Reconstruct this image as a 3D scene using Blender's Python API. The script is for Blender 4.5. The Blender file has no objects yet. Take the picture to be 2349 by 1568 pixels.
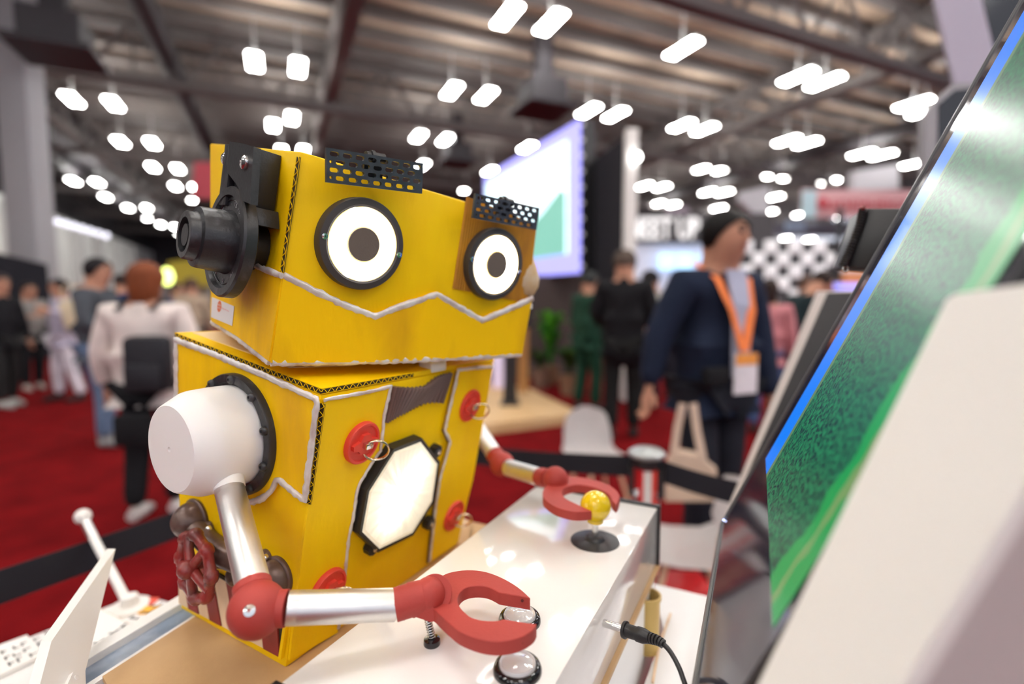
import bpy, bmesh, math, random
from mathutils import Vector as V, Matrix
random.seed(7)
S = bpy.context.scene
COL = S.collection
# ------------------------------------------------------------ camera, world, exposure
FPX, CX, CY = 1180.0, 1174.5, 784.0
PITCH = math.atan(94 / FPX)
CAM = V((0, 0, 1.35))
FW = V((0, math.cos(PITCH), -math.sin(PITCH)))
UP = V((0, math.sin(PITCH), math.cos(PITCH)))
cd = bpy.data.cameras.new('camera'); cam = bpy.data.objects.new('camera', cd); COL.objects.link(cam)
cam.location = CAM; cam.rotation_euler = (math.pi / 2 - PITCH, 0, 0)
cd.sensor_width = 36; cd.lens = FPX / 2349 * 36; cd.clip_start = 0.02; cd.clip_end = 300
cd.dof.use_dof = True; cd.dof.focus_distance = 0.46; cd.dof.aperture_fstop = 1.85
S.camera = cam
w = bpy.data.worlds.new('world'); S.world = w; w.use_nodes = True
w.node_tree.nodes['Background'].inputs[0].default_value = (0.82, 0.86, 1.0, 1)
w.node_tree.nodes['Background'].inputs[1].default_value = 0.62
S.view_settings.view_transform = 'Standard'; S.view_settings.look = 'None'
S.view_settings.exposure = 0.80; S.view_settings.gamma = 1.0
S.view_settings.use_curve_mapping = False
LAMP_STRENGTH = 34.0

def ray(px, py):
    return V(((px - CX) / FPX, 0, 0)) + FW - UP * ((py - CY) / FPX)
def PD(px, py, d): return CAM + ray(px, py) * d            # at forward depth d
def PY(px, py, y): r = ray(px, py); return CAM + r * (y / r.y)
def G(px, py, z): r = ray(px, py); return CAM + r * ((z - CAM.z) / r.z)

class Fr:                                                   # a plane with its own axes
    def __init__(s, o, n, x):
        s.o = V(o); s.n = V(n).normalized(); s.x = (V(x) - s.n * V(x).dot(s.n)).normalized(); s.y = s.n.cross(s.x)
    def at(s, px, py, off=0.0):
        r = ray(px, py); t = ((s.o + s.n * off) - CAM).dot(s.n) / r.dot(s.n); return CAM + r * t
    def uv(s, px, py, off=0.0):
        p = s.at(px, py, off) - s.o; return (p.dot(s.x), p.dot(s.y))
    def pt(s, a, b, off=0.0): return s.o + s.x * a + s.y * b + s.n * off

# ------------------------------------------------------------ materials
MATS = {}
def mat(name, col, rough=0.6, metal=0.0, emit=None, es=0.0, n=0.0, ns=20.0, col2=None, bump=0.0, bs=60.0, coat=0.0, stretch=None, lo=0.42, hi=0.68, sub=0.0, trans=0.0, spec=None):
    if name in MATS: return MATS[name]
    m = bpy.data.materials.new(name); m.use_nodes = True; nt = m.node_tree; N = nt.nodes; L = nt.links
    b = N['Principled BSDF']
    b.inputs['Base Color'].default_value = (*col, 1); b.inputs['Roughness'].default_value = rough
    b.inputs['Metallic'].default_value = metal; b.inputs['Coat Weight'].default_value = coat; b.inputs['Coat Roughness'].default_value = 0.06
    if spec is not None: b.inputs['Specular IOR Level'].default_value = spec
    if sub: b.inputs['Subsurface Weight'].default_value = sub; b.inputs['Subsurface Radius'].default_value = (0.01, 0.008, 0.006)
    if trans: b.inputs['Transmission Weight'].default_value = trans
    if emit: b.inputs['Emission Color'].default_value = (*emit, 1); b.inputs['Emission Strength'].default_value = es
    tc = N.new('ShaderNodeTexCoord'); mp = N.new('ShaderNodeMapping'); L.new(tc.outputs['Object'], mp.inputs[0])
    if stretch: mp.inputs['Scale'].default_value = stretch
    if col2:
        t = N.new('ShaderNodeTexNoise'); t.inputs['Scale'].default_value = ns; t.inputs['Detail'].default_value = 6; L.new(mp.outputs[0], t.inputs[0])
        mr = N.new('ShaderNodeMapRange'); mr.inputs[1].default_value = lo; mr.inputs[2].default_value = hi; L.new(t.outputs[0], mr.inputs[0])
        mx = N.new('ShaderNodeMix'); mx.data_type = 'RGBA'; mx.inputs[6].default_value = (*col, 1); mx.inputs[7].default_value = (*col2, 1)
        L.new(mr.outputs[0], mx.inputs[0]); L.new(mx.outputs[2], b.inputs['Base Color'])
    if bump:
        t2 = N.new('ShaderNodeTexNoise'); t2.inputs['Scale'].default_value = bs; t2.inputs['Detail'].default_value = 4; L.new(mp.outputs[0], t2.inputs[0])
        bp = N.new('ShaderNodeBump'); bp.inputs['Strength'].default_value = bump; bp.inputs['Distance'].default_value = 0.002; L.new(t2.outputs[0], bp.inputs['Height']); L.new(bp.outputs[0], b.inputs['Normal'])
    MATS[name] = m; return m

M_YEL = mat('yellow_paint', (0.98, 0.63, 0.0), 0.5, spec=.22, col2=(0.92, 0.53, 0.0), ns=16, lo=0.45, hi=0.8, bump=0.25, bs=160, stretch=(1, 1, .35))
M_YELW = mat('worn_yellow_paint', (0.98, 0.59, 0.0), 0.5, spec=.22, col2=(0.52, 0.22, 0.010), ns=13, lo=0.50, hi=0.86, bump=0.3, bs=120, stretch=(1, 1, .3))
M_ORG = mat('orange_corrugated', (0.62, 0.27, 0.01), 0.55, col2=(0.33, 0.12, 0.01), ns=40, bump=.2, stretch=(1, 1, .2))
M_SIL = mat('silver_trim', (0.78, 0.75, 0.72), 0.32, 0.2, col2=(0.55, 0.46, 0.42), ns=60, bump=.5, bs=150)
M_CORE = mat('corrugated_core', (0.035, 0.022, 0.006), 0.9)
M_LID = mat('lid_card', (0.78, 0.62, 0.36), 0.55, col2=(0.78, 0.46, 0.05), ns=14, lo=.5, hi=.6)
M_BLK = mat('black_plastic', (0.016, 0.016, 0.018), 0.42, bump=.15, bs=300)
M_BLKW = mat('worn_black_plastic', (0.02, 0.02, 0.022), 0.36, col2=(0.10, 0.10, 0.11), ns=55, lo=.58, hi=.85, bump=.2, bs=200)
M_BROW = mat('brow_plastic', (0.03, 0.036, 0.046), 0.4, col2=(0.05, 0.06, 0.075), ns=90)
M_RING = mat('eye_bezel_plastic', (0.05, 0.043, 0.04), 0.5)
M_EYE = mat('eye_light', (1, 1, 1), .4, emit=(1.0, 0.96, 0.9), es=7)
M_EYER = mat('eye_light_rim', (1, .8, .3), .4, emit=(1.0, 0.62, 0.12), es=1.6)
M_PUP = mat('pupil_plastic', (0.14, 0.11, 0.09), .7, bump=.3, bs=500)
M_CHR = mat('chrome', (0.75, 0.75, 0.73), 0.18, 1.0)
M_GOLD = mat('nickel_ring', (0.80, 0.66, 0.46), 0.2, 1.0)
M_ALU = mat('brushed_aluminium', (0.80, 0.79, 0.77), 0.40, 1.0, col2=(0.74, .73, .71), ns=30, bump=.08, bs=60, stretch=(1, 1, .2))
M_RED = mat('red_printed_plastic', (0.43, 0.045, 0.034), 0.6, col2=(0.37, .038, .03), ns=15, bump=.12, bs=400)
M_REDB = mat('bright_red_plastic', (0.78, 0.060, 0.035), 0.5, bump=.1, bs=300)
M_WHT = mat('white_printed_plastic', (0.93, 0.91, 0.88), 0.42, sub=.15, bump=.03, bs=80)
M_RUST = mat('brown_metal_paint', (0.12, 0.075, 0.06), 0.32, .35, col2=(0.28, .19, .16), ns=30, bump=.25, bs=90, lo=.5, hi=.8)
M_WHEEL = mat('dark_red_paint', (0.30, 0.035, 0.03), 0.28, col2=(0.15, 0.05, 0.045), ns=35, bump=.5, bs=130)
M_BROWN = mat('brown_card', (0.15, 0.085, 0.07), 0.36)
M_SLR = mat('slat_red', (0.30, 0.03, 0.025), .55, col2=(.22, .03, .025), ns=30)
M_SLC = mat('slat_cream', (0.84, 0.63, 0.42), .6, col2=(.68, .46, .28), ns=30, stretch=(1, 1, .2))
M_LENS = mat('lamp_lens', (.9, .82, .6), .25, emit=(1.0, 0.90, 0.68), es=.75, coat=.3)
M_LENS2 = mat('lamp_facet_glow', (1, .95, .8), .3, emit=(1.0, 0.90, 0.62), es=3.2)
M_ACR = mat('white_gloss_acrylic', (0.92, 0.90, 0.87), 0.10, coat=.6)
M_MDF = mat('mdf_board', (0.56, 0.36, 0.17), 0.6, col2=(.46, .28, .13), ns=9, bump=.1, bs=200, coat=.05)
M_FOAM = mat('white_foam_board', (0.80, 0.79, 0.76), 0.55)
M_FOAMW = mat('white_panel_paint', (0.66, 0.60, 0.56), 0.6)
M_YBALL = mat('yellow_gloss', (0.90, 0.62, 0.01), 0.12, coat=.5)
M_DISC = mat('dark_grey_plastic', (0.035, 0.035, 0.04), 0.38)
M_CLEAR = mat('clear_button', (0.93, 0.92, 0.93), 0.07, coat=1.0, trans=.25)
M_BGL = mat('black_gloss', (0.012, 0.012, 0.014), 0.08, coat=.5)
M_GBR = mat('gold_card', (0.55, 0.38, 0.12), .45, .2)
M_CARP = mat('red_carpet', (0.165, 0.0055, 0.007), 0.95, col2=(0.085, 0.003, 0.004), ns=4, lo=.35, hi=.75, bump=.6, bs=180, spec=.03)
M_TBL = mat('white_table_top', (.80, .79, .78), .35)
M_DRAPE = mat('black_drape', (.012, .012, .018), .9)
M_WALL = mat('hall_wall_paint', (.72, .72, .70), .8)
M_WALL2 = mat('hall_wall_light', (.93, .94, .90), .8)
M_COLM = mat('column_paint', (.42, .42, .44), .7)
M_DECK = mat('roof_deck', (.50, .38, .28), .8, col2=(.30, .22, .16), ns=.5)
M_STEEL = mat('painted_steel', (.17, .155, .15), .7)
M_DSTEEL = mat('dark_steel', (.09, .08, .08), .7)
M_DUCT = mat('dark_duct', (.045, .04, .045), .6)
M_LAMP = mat('lamp_panel', (1, 1, 1), .5, emit=(1.0, 0.985, 0.95), es=LAMP_STRENGTH)
M_LCASE = mat('lamp_case', (.6, .6, .6), .5)

# ------------------------------------------------------------ mesh helpers
ORG = V((0, 0, 0))
def setorg(v):
    global ORG; ORG = V(v)
def finish(name, bm, m, parent=None, smooth=35, label=None, kind=None):
    bm.normal_update()
    if ORG.length: bmesh.ops.translate(bm, verts=bm.verts, vec=-ORG)
    me = bpy.data.meshes.new(name); bm.to_mesh(me); bm.free()
    for mm in (m if isinstance(m, (list, tuple)) else [m]): me.materials.append(mm)
    if smooth:
        for p in me.polygons: p.use_smooth = True
        me.set_sharp_from_angle(angle=math.radians(smooth))
    o = bpy.data.objects.new(name, me); COL.objects.link(o)
    if parent: o.parent = parent
    else: o.location = ORG
    if label: o['label'] = label
    if kind: o['kind'] = kind
    return o
def tag(o, label, cat, group=None):
    o['label'] = label; o['category'] = cat
    if group: o['group'] = group
    return o
def thing(name, label, cat, loc=(0, 0, 0), group=None, local=False):
    o = bpy.data.objects.new(name, None); COL.objects.link(o); o.empty_display_size = .05
    o.location = loc; tag(o, label, cat, group); setorg((0, 0, 0) if local else loc); return o
def struct(name, bm, m, label=None, smooth=35):
    setorg((0, 0, 0)); o = finish(name, bm, m, None, smooth); o['kind'] = 'structure'
    if label: o['label'] = label
    return o
def NB(): return bmesh.new()
def basis(n, x=None):
    n = V(n).normalized()
    if x is None: x = V((0, 0, 1)) if abs(n.z) < .9 else V((1, 0, 0))
    x = (V(x) - n * V(x).dot(n)).normalized(); return x, n.cross(x), n
def prism(bm, pts, vec, mi=0):
    a = [bm.verts.new(p) for p in pts]; b = [bm.verts.new(V(p) + V(vec)) for p in pts]; n = len(a); fs = []
    fs.append(bm.faces.new(a[::-1])); fs.append(bm.faces.new(b))
    for i in range(n): fs.append(bm.faces.new((a[i], a[(i + 1) % n], b[(i + 1) % n], b[i])))
    for f in fs: f.material_index = mi
    bmesh.ops.recalc_face_normals(bm, faces=fs); return fs
def hexa(bm, b4, t4, bev=0):
    vs = [bm.verts.new(p) for p in list(b4) + list(t4)]; fs = []
    for q in ((3, 2, 1, 0), (4, 5, 6, 7), (0, 1, 5, 4), (1, 2, 6, 5), (2, 3, 7, 6), (3, 0, 4, 7)): fs.append(bm.faces.new([vs[i] for i in q]))
    bmesh.ops.recalc_face_normals(bm, faces=fs)
    if bev:
        es = list({e for f in fs for e in f.edges}); bmesh.ops.bevel(bm, geom=es, offset=bev, segments=2, profile=.5, affect='EDGES')
def box(bm, c, s, R=None, bev=0):
    R = R or Matrix.Identity(3); c = V(c)
    P = [c + R @ V((x * s[0] / 2, y * s[1] / 2, z * s[2] / 2)) for z in (-1, 1) for x, y in ((-1, -1), (1, -1), (1, 1), (-1, 1))]
    hexa(bm, P[:4], P[4:], bev)
def lathe(bm, o, ax, prof, seg=32, x=None, cap=True, mi=0):
    X, Y, N = basis(ax, x); o = V(o); rings = []
    for r, h in prof:
        rings.append([bm.verts.new(o + N * h + (X * math.cos(2 * math.pi * i / seg) + Y * math.sin(2 * math.pi * i / seg)) * max(r, 1e-5)) for i in range(seg)])
    fs = []
    for a, b in zip(rings, rings[1:]):
        for i in range(seg): fs.append(bm.faces.new((a[i], a[(i + 1) % seg], b[(i + 1) % seg], b[i])))
    if cap: fs.append(bm.faces.new(rings[0][::-1])); fs.append(bm.faces.new(rings[-1]))
    for f in fs: f.material_index = mi
    return fs
def cyl(bm, a, b, r0, r1=None, seg=20):
    a = V(a); b = V(b); return lathe(bm, a, b - a, [(r0, 0), (r1 if r1 is not None else r0, (b - a).length)], seg)
def ball(bm, c, r, ax=(0, 0, 1), sc=1.0, seg=24, t0=0.0, t1=1.0, x=None):
    n = max(6, seg // 2); prof = [(r * math.sin(math.pi * (t0 + (t1 - t0) * i / n)), -r * sc * math.cos(math.pi * (t0 + (t1 - t0) * i / n))) for i in range(n + 1)]
    return lathe(bm, c, ax, prof, seg, x)
def tube(bm, pts, r, seg=8, closed=False, up=None, flat=1.0):
    pts = [V(p) for p in pts]; n = len(pts); rr = r if isinstance(r, (list, tuple)) else [r] * n; rings = []; prev = None
    for i, p in enumerate(pts):
        if closed: t = pts[(i + 1) % n] - pts[i - 1]
        else: t = pts[min(i + 1, n - 1)] - pts[max(i - 1, 0)]
        if t.length < 1e-9: t = V((0, 0, 1))
        t.normalize()
        ref = V(up) if up is not None else (prev if prev is not None else (V((0, 0, 1)) if abs(t.z) < .9 else V((1, 0, 0))))
        x = ref - t * ref.dot(t)
        if x.length < 1e-6: x = V((1, 0, 0)) - t * t.x
        x.normalize(); y = t.cross(x); prev = x
        rings.append([bm.verts.new(p + (x * math.cos(2 * math.pi * k / seg) * flat + y * math.sin(2 * math.pi * k / seg)) * rr[i]) for k in range(seg)])
    m = n if closed else n - 1
    for i in range(m):
        a = rings[i]; b = rings[(i + 1) % n]
        for k in range(seg): bm.faces.new((a[k], a[(k + 1) % seg], b[(k + 1) % seg], b[k]))
    if not closed: bm.faces.new(rings[0][::-1]); bm.faces.new(rings[-1])
def resample(pts, step):
    out = []
    for a, b in zip(pts, pts[1:]):
        a = V(a); b = V(b); k = max(1, int((b - a).length / step))
        for i in range(k): out.append(a.lerp(b, i / k))
    out.append(V(pts[-1])); return out
def torus(bm, c, ax, R, r, seg=28, s2=8, a0=0, a1=2 * math.pi):
    X, Y, N = basis(ax); full = abs(a1 - a0 - 2 * math.pi) < 1e-6; n = seg if full else seg + 1
    tube(bm, [V(c) + (X * math.cos(a0 + (a1 - a0) * i / seg) + Y * math.sin(a0 + (a1 - a0) * i / seg)) * R for i in range(n)], r, s2, closed=full, up=N)
def plate2d(outer, holes, th):                             # flat outline with real holes -> bmesh in its own x,y, z = +-th/2
    cu = bpy.data.curves.new('tmp', 'CURVE'); cu.dimensions = '2D'; cu.fill_mode = 'BOTH'; cu.extrude = th / 2
    for loop in [outer] + holes:
        sp = cu.splines.new('POLY'); sp.points.add(len(loop) - 1); sp.use_cyclic_u = True
        for q, (x, y) in zip(sp.points, loop): q.co = (x, y, 0, 1)
    o = bpy.data.objects.new('tmp', cu); COL.objects.link(o); dg = bpy.context.evaluated_depsgraph_get()
    me = bpy.data.meshes.new_from_object(o.evaluated_get(dg)); bm = bmesh.new(); bm.from_mesh(me)
    bpy.data.objects.remove(o); bpy.data.curves.remove(cu); bpy.data.meshes.remove(me); return bm
def textmesh(s, size, th=0.0, align='LEFT', bold=0.0):
    cu = bpy.data.curves.new('tmp', 'FONT'); cu.body = s; cu.size = size; cu.extrude = th; cu.align_x = align; cu.resolution_u = 3; cu.offset = bold
    o = bpy.data.objects.new('tmp', cu); COL.objects.link(o); dg = bpy.context.evaluated_depsgraph_get()
    me = bpy.data.meshes.new_from_object(o.evaluated_get(dg)); bm = bmesh.new(); bm.from_mesh(me)
    bpy.data.objects.remove(o); bpy.data.curves.remove(cu); bpy.data.meshes.remove(me); return bm
def xf(bm, o, x, y, n):
    x, y, n = V(x), V(y), V(n)
    bmesh.ops.transform(bm, matrix=Matrix.Translation(V(o)) @ Matrix((x, y, n)).transposed().to_4x4(), verts=bm.verts); return bm
def plate(fr, pix, o0, o1, bm=None):
    bm = bm or NB(); pts = [fr.at(x, y, o1) for x, y in pix]; prism(bm, pts, fr.n * (o0 - o1)); return bm
def trim(fr, pix, r, off, parent, name='silver_trim', m=None, closed=False):
    bm = NB(); p = resample([fr.at(x, y, off) for x, y in pix], .004)
    p = [q + V([random.uniform(-.00035, .00035) for _ in range(3)]) for q in p]
    tube(bm, p, [r * random.uniform(1.05, 1.5) for _ in p], 8, up=fr.n, flat=.7)
    return finish(name, bm, m or M_SIL, parent, 60)
def corr(p0, p1, wd, nd, width, period, parent, m, depth=.003, name='corrugated_edge'):
    p0 = V(p0); p1 = V(p1); wd = V(wd).normalized(); nd = V(nd).normalized(); L = (p1 - p0).length; t = (p1 - p0) / L; h = width / 2
    b = NB(); prism(b, [p0 - wd * h, p1 - wd * h, p1 + wd * h, p0 + wd * h], -nd * depth); c = finish(name, b, M_CORE, parent, 0)
    bm = NB(); n = int(L / period * 8); th = .00035
    a = []
    for i in range(n + 1):
        s = L * i / n; q = p0 + t * s + wd * (h * .85 * math.sin(2 * math.pi * s / period) + random.uniform(-.0001, .0001)) + nd * .0006
        a.append(q)
    for q0, q1 in zip(a, a[1:]):
        e = t.lerp(wd, .3) * th
        prism(bm, [q0 - e, q1 - e, q1 + e, q0 + e], -nd * .001)
    for sg in (-1, 1):
        prism(bm, [p0 + wd * (sg * h - .0004), p1 + wd * (sg * h - .0004), p1 + wd * (sg * h + .0004), p0 + wd * (sg * h + .0004)], -nd * depth + nd * .0008)
    finish('flute', bm, m, c, 0); return c
def copy_tree(o, parent=None):
    c = o.copy(); COL.objects.link(c)
    if parent: c.parent = parent
    for ch in [x for x in o.children]: copy_tree(ch, c)
    return c

E1 = V((-.412, .911, 0)); E2 = V((.911, .412, 0)); UZ = V((0, 0, 1))
def AB(a, b, z=0): return E1 * a + E2 * b + V((0, 0, z))
RH = Matrix((E2, E1, UZ)).transposed()
F0 = lambda x, y: (lambda g: V((g.x, g.y, 0)))(G(x, y, 0))
def F_(x, Y): r = ray(x, 690); return V((r.x * Y / r.y, Y, 0))
# ============================================================ THE HALL
bm = NB(); prism(bm, [AB(-14, -34), AB(-14, 62), AB(92, 62), AB(92, -34)], (0, 0, -.1)); struct('floor', bm, M_CARP, 'dark red carpet covering the whole hall floor')
DZ = 11.6
bm = NB(); prism(bm, [AB(-14, -34, DZ), AB(-14, 62, DZ), AB(92, 62, DZ), AB(92, -34, DZ)], (0, 0, .2)); ceil = struct('ceiling', bm, M_DECK, 'brownish ribbed roof deck of the exhibition hall')
def inst(name, mesh, loc, rot, parent, label=None):
    o = bpy.data.objects.new(name, mesh); COL.objects.link(o); o.location = loc; o.rotation_euler = rot; o.parent = parent
    return o
HANG = math.atan2(E2.y, E2.x)
bm = NB(); box(bm, (0, 0, 0), (96, .34, .42)); o = finish('purlin', bm, M_STEEL, ceil, 0); pm = o.data; bpy.data.objects.remove(o)
for i in range(46): inst('purlin', pm, AB(2 + i * 1.55, 14, DZ - .22), (0, 0, HANG), ceil)
def truss(a, b0, b1, along2=True, zt=11.3, zb=9.3, step=3.0, r=.13):
    bm = NB(); f = (lambda t, z: AB(a, t, z)) if along2 else (lambda t, z: AB(t, a, z)); n = int((b1 - b0) / step)
    X = E2 if along2 else E1
    R = Matrix((X, UZ.cross(X), UZ)).transposed(); L = b1 - b0
    box(bm, f((b0 + b1) / 2, zt), (L, r * 2.4, r * 2.4), R); box(bm, f((b0 + b1) / 2, zb), (L, r * 2.8, r * 2.4), R)
    for i in range(n):
        t = b0 + i * step
        cyl(bm, f(t, zb), f(t + step / 2, zt), r * .62, seg=5); cyl(bm, f(t + step / 2, zt), f(t + step, zb), r * .62, seg=5)
        cyl(bm, f(t + step / 2, zb), f(t + step / 2, zt), r * .4, seg=5)
    return finish('roof_truss', bm, M_STEEL, ceil, 0)
setorg((0, 0, 0))
for a in (11.2, 23.2, 35, 47, 59, 71): truss(a, -33, 61)
for b in (2.2, 20.5, 38): truss(b, 3, 80, False, 11.2, 9.7, 3.4, .16)
truss(-9.2, 3, 80, False, 11.2, 9.7, 3.4, .12)
for (b, a0, a1, z, r) in ((-3.4, 15, 38, 10.2, .38), (-12.5, 14, 60, 10.4, .5), (30, 12, 60, 10.3, .4)):
    bm = NB(); cyl(bm, AB(a0, b, z), AB(a1, b, z), r, seg=14); cyl(bm, AB(a0, b, z), AB(a0, b + 7, z), r, seg=14); finish('air_duct', bm, M_DUCT, ceil, 40)
for (px, py, y) in ((1245, 215, 17), (1048, 350, 26), (130, 75, 13), (2230, 70, 24)):
    bm = NB(); c = PY(px, py, y); box(bm, c, (1.2, 1.2, .7), RH, .05); box(bm, c + V((0, 0, 1)), (.5, .5, 1.6), RH); box(bm, c - V((0, 0, .5)), (1.7, 1.7, .15), RH, .03); finish('ventilation_unit', bm, M_DUCT, ceil, 0)
# walls
bm = NB(); prism(bm, [AB(-14, -16.3, 0), AB(90, -16.3, 0), AB(90, -16.3, DZ), AB(-14, -16.3, DZ)], E2 * -.3); wl = struct('wall_left', bm, mat('upper_wall_dark', (.05, .047, .05), .9), 'dark upper side wall of the hall')
bm = NB(); prism(bm, [AB(8, -16.25, 0), AB(89, -16.25, 0), AB(89, -16.25, 8.2), AB(8, -16.25, 8.2)], E2 * .25); finish('wall_panel', bm, M_WALL2, wl, 0)
for i in range(9):
    bm = NB(); box(bm, AB(26 + i * 6, -15.7, 3.9), (1.0, .7, 7.8), RH); finish('pilaster', bm, M_WALL, wl, 0)
bm = NB(); prism(bm, [AB(88, -34, 0), AB(88, 62, 0), AB(88, 62, DZ), AB(88, -34, DZ)], E1 * .3); struct('wall_back', bm, mat('back_wall_dark', (.07, .065, .075), .9), 'dark far end wall of the hall')
bm = NB(); prism(bm, [AB(-14, -9.5, 10.7), AB(-14, -16.2, 10.7), AB(88, -16.2, 10.7), AB(88, -9.5, 10.7)], (0, 0, .85)); finish('soffit', bm, M_DUCT, ceil, 0)
# column on the left
c1 = PY(92, 560, 13.5)
bm = NB(); cx0 = PY(24, 560, 13.5).x; box(bm, ((cx0 + c1.x) / 2, 13.7, 5.8), (c1.x - cx0, .6, 11.6), None, .03)
t = struct('trim_1', bm, M_COLM, 'tall grey square building column at the left edge')
# ------------------------------------------------------------ ceiling lights
bm = NB(); box(bm, (0, 0, 0), (.17, 1.25, .05), None, .02); box(bm, (.23, 0, 0), (.17, 1.25, .05), None, .02); o = finish('t', bm, M_LAMP, None, 0); lampmesh = o.data; bpy.data.objects.remove(o)
bm = NB(); box(bm, (.115, 0, .06), (.1, 1.35, .06)); box(bm, (.115, 0, .75), (.03, .03, 1.3)); box(bm, (.115, .5, .03), (.5, .06, .03)); box(bm, (.115, -.5, .03), (.5, .06, .03)); o = finish('t', bm, M_LCASE, None, 0); casemesh = o.data; bpy.data.objects.remove(o)
LANG = math.atan2(E1.y, E1.x) - math.pi / 2
def lamp(p, where):
    t = thing('ceiling_light', where, 'light', p, 'hanging hall lights', True); t.rotation_euler = (0, 0, LANG)
    for nm, me in (('lamp_panel', lampmesh), ('lamp_case', casemesh)):
        o = bpy.data.objects.new(nm, me); COL.objects.link(o); o.parent = t
    return t
LP = [(75,78),(575,140),(675,153),(1155,35),(1255,50),(1560,110),(1825,175),(1887,187),(2092,237),(2120,255),(1030,207),(1108,218),(1345,253),(1407,262),(157,227),(252,237),(620,287),(663,270),
(1560,287),(1612,296),(955,312),(1017,320),(270,325),(343,328),(1802,322),(1847,328),(1975,352),(2020,355),(2094,376),(1205,337),(640,345),(690,345),(78,370),(965,378),(345,383),(403,387),(1120,392),(1611,386),(1655,389),(1772,401),(1808,406),
(163,415),(218,418),(1900,416),(398,427),(442,430),(1476,426),(1515,429),(1065,435),(1622,440),(1658,441),(238,452),(1774,452),(435,457),(1507,467),(1540,470),(290,477),(333,477),(1646,477),(1762,486),(1835,492),(1868,493),(1933,498),(333,500),(366,515),(398,520),(405,535),(1801,546),(1856,549),(1936,540)]
LL = {0: 'at the top left corner beside the grey column', 1: 'left one of the pair above the black ear bracket', 2: 'right one of the pair above the robot head', 3: 'cut by the top edge, left of the two at top centre', 4: 'right of the two at the top edge centre',
 5: 'lone long one at upper right of centre', 6: 'upper left one of the long pair at upper right', 7: 'lower right one of the long pair at upper right', 8: 'left one of the last pair before the side display', 9: 'right one of the last pair, touching the side display',
 10: 'left one of the pair above the left eyebrow plate', 11: 'right one of the pair above the gap between the eyebrows', 12: 'over the top right corner of the video wall', 13: 'just right of the video wall corner', 14: 'left one of the highest pair right of the grey column', 15: 'right one of the highest pair right of the grey column',
 16: 'lower one of the two right above the robot head', 17: 'upper one of the two right above the robot head', 18: 'left one of the pair above the white lettered sign', 19: 'right one of the pair above the white lettered sign', 20: 'left one of the pair just over the left eyebrow plate', 21: 'right one of the pair just over the left eyebrow plate',
 22: 'left one of the second pair below the upper left lights', 23: 'right one of the second pair below the upper left lights', 24: 'left one of the pair above the head of the navy-jacketed person', 25: 'right one of the pair above the head of the navy-jacketed person', 26: 'left one of the pair above the hanging white sign', 27: 'right one of the pair above the hanging white sign', 28: 'cut by the monitor edge beside the hanging white sign',
 29: 'over the top edge of the video wall', 30: 'peeking over the top of the robot head, left of two', 31: 'peeking over the top of the robot head, right of two', 32: 'touching the right side of the grey column', 33: 'right behind the left eyebrow plate', 36: 'over the left corner of the video wall', 42: 'behind the hanging red banner side, lower right of the dark soffit'}
del LL[42]
for i, (x, y) in enumerate(LP):
    o = lamp(G(x, y, 9.35), 'white hall light ' + LL[i] if i in LL else 'small far-off white hall light among the many over the end of the hall')
    o['group'] = 'hanging hall lights' if i in LL else 'far-off hall lights'
for a in (-10.5, -4.6, 1.3, 6.6):
    for b in (-13.5, -7, -.4, 6.3, 12.3, 18.4):
        for d in (-.65, .65): lamp(AB(a, b + d, 9.35), 'hall light overhead, above the picture\'s top edge')['group'] = 'hall lights above the picture'
# ============================================================ BOARD, CONTROL BOX, TABLES
ZB, ZT = 0.99, 1.07
setorg((0, 0, 0))
A0 = G(235, 1550, ZB); B0 = G(440, 1418, ZB); dA = (B0 - A0).normalized()
B1 = A0 + dA * .52; R1 = G(1512, 1303, ZB); R2 = G(1425, 1563, ZB); dR = (R1 - R2).normalized(); R0 = R2 - dR * .25
A1 = A0 - dA.cross(UZ) * -.0 + V((.35, -.20, 0))
# aluminium rail with white lips along the board's left edge
nA = V((-dA.y, dA.x, 0))
t = thing('aluminium_rail', 'blue-grey mirror aluminium rail with white lips left of the brown board', 'rail', A0 - UZ * .03)
for nm, o0, o1, z0, z1, m in (('channel', .007, .042, -.03, -.010, mat('mirror_aluminium', (.36, .45, .58), .28, .6, col2=(.62, .70, .80), ns=25)), ('lip', .001, .008, -.03, -.003, M_FOAM), ('lip', .042, .060, -.03, -.002, M_FOAM)):
    bm = NB(); p = A0 - dA * .25; prism(bm, [p + nA * o0 + UZ * z0, p + nA * o1 + UZ * z0, B1 + dA * .0 + nA * o1 + UZ * z0, B1 + nA * o0 + UZ * z0], UZ * (z1 - z0)); finish(nm, bm, m, t, 0)
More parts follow.
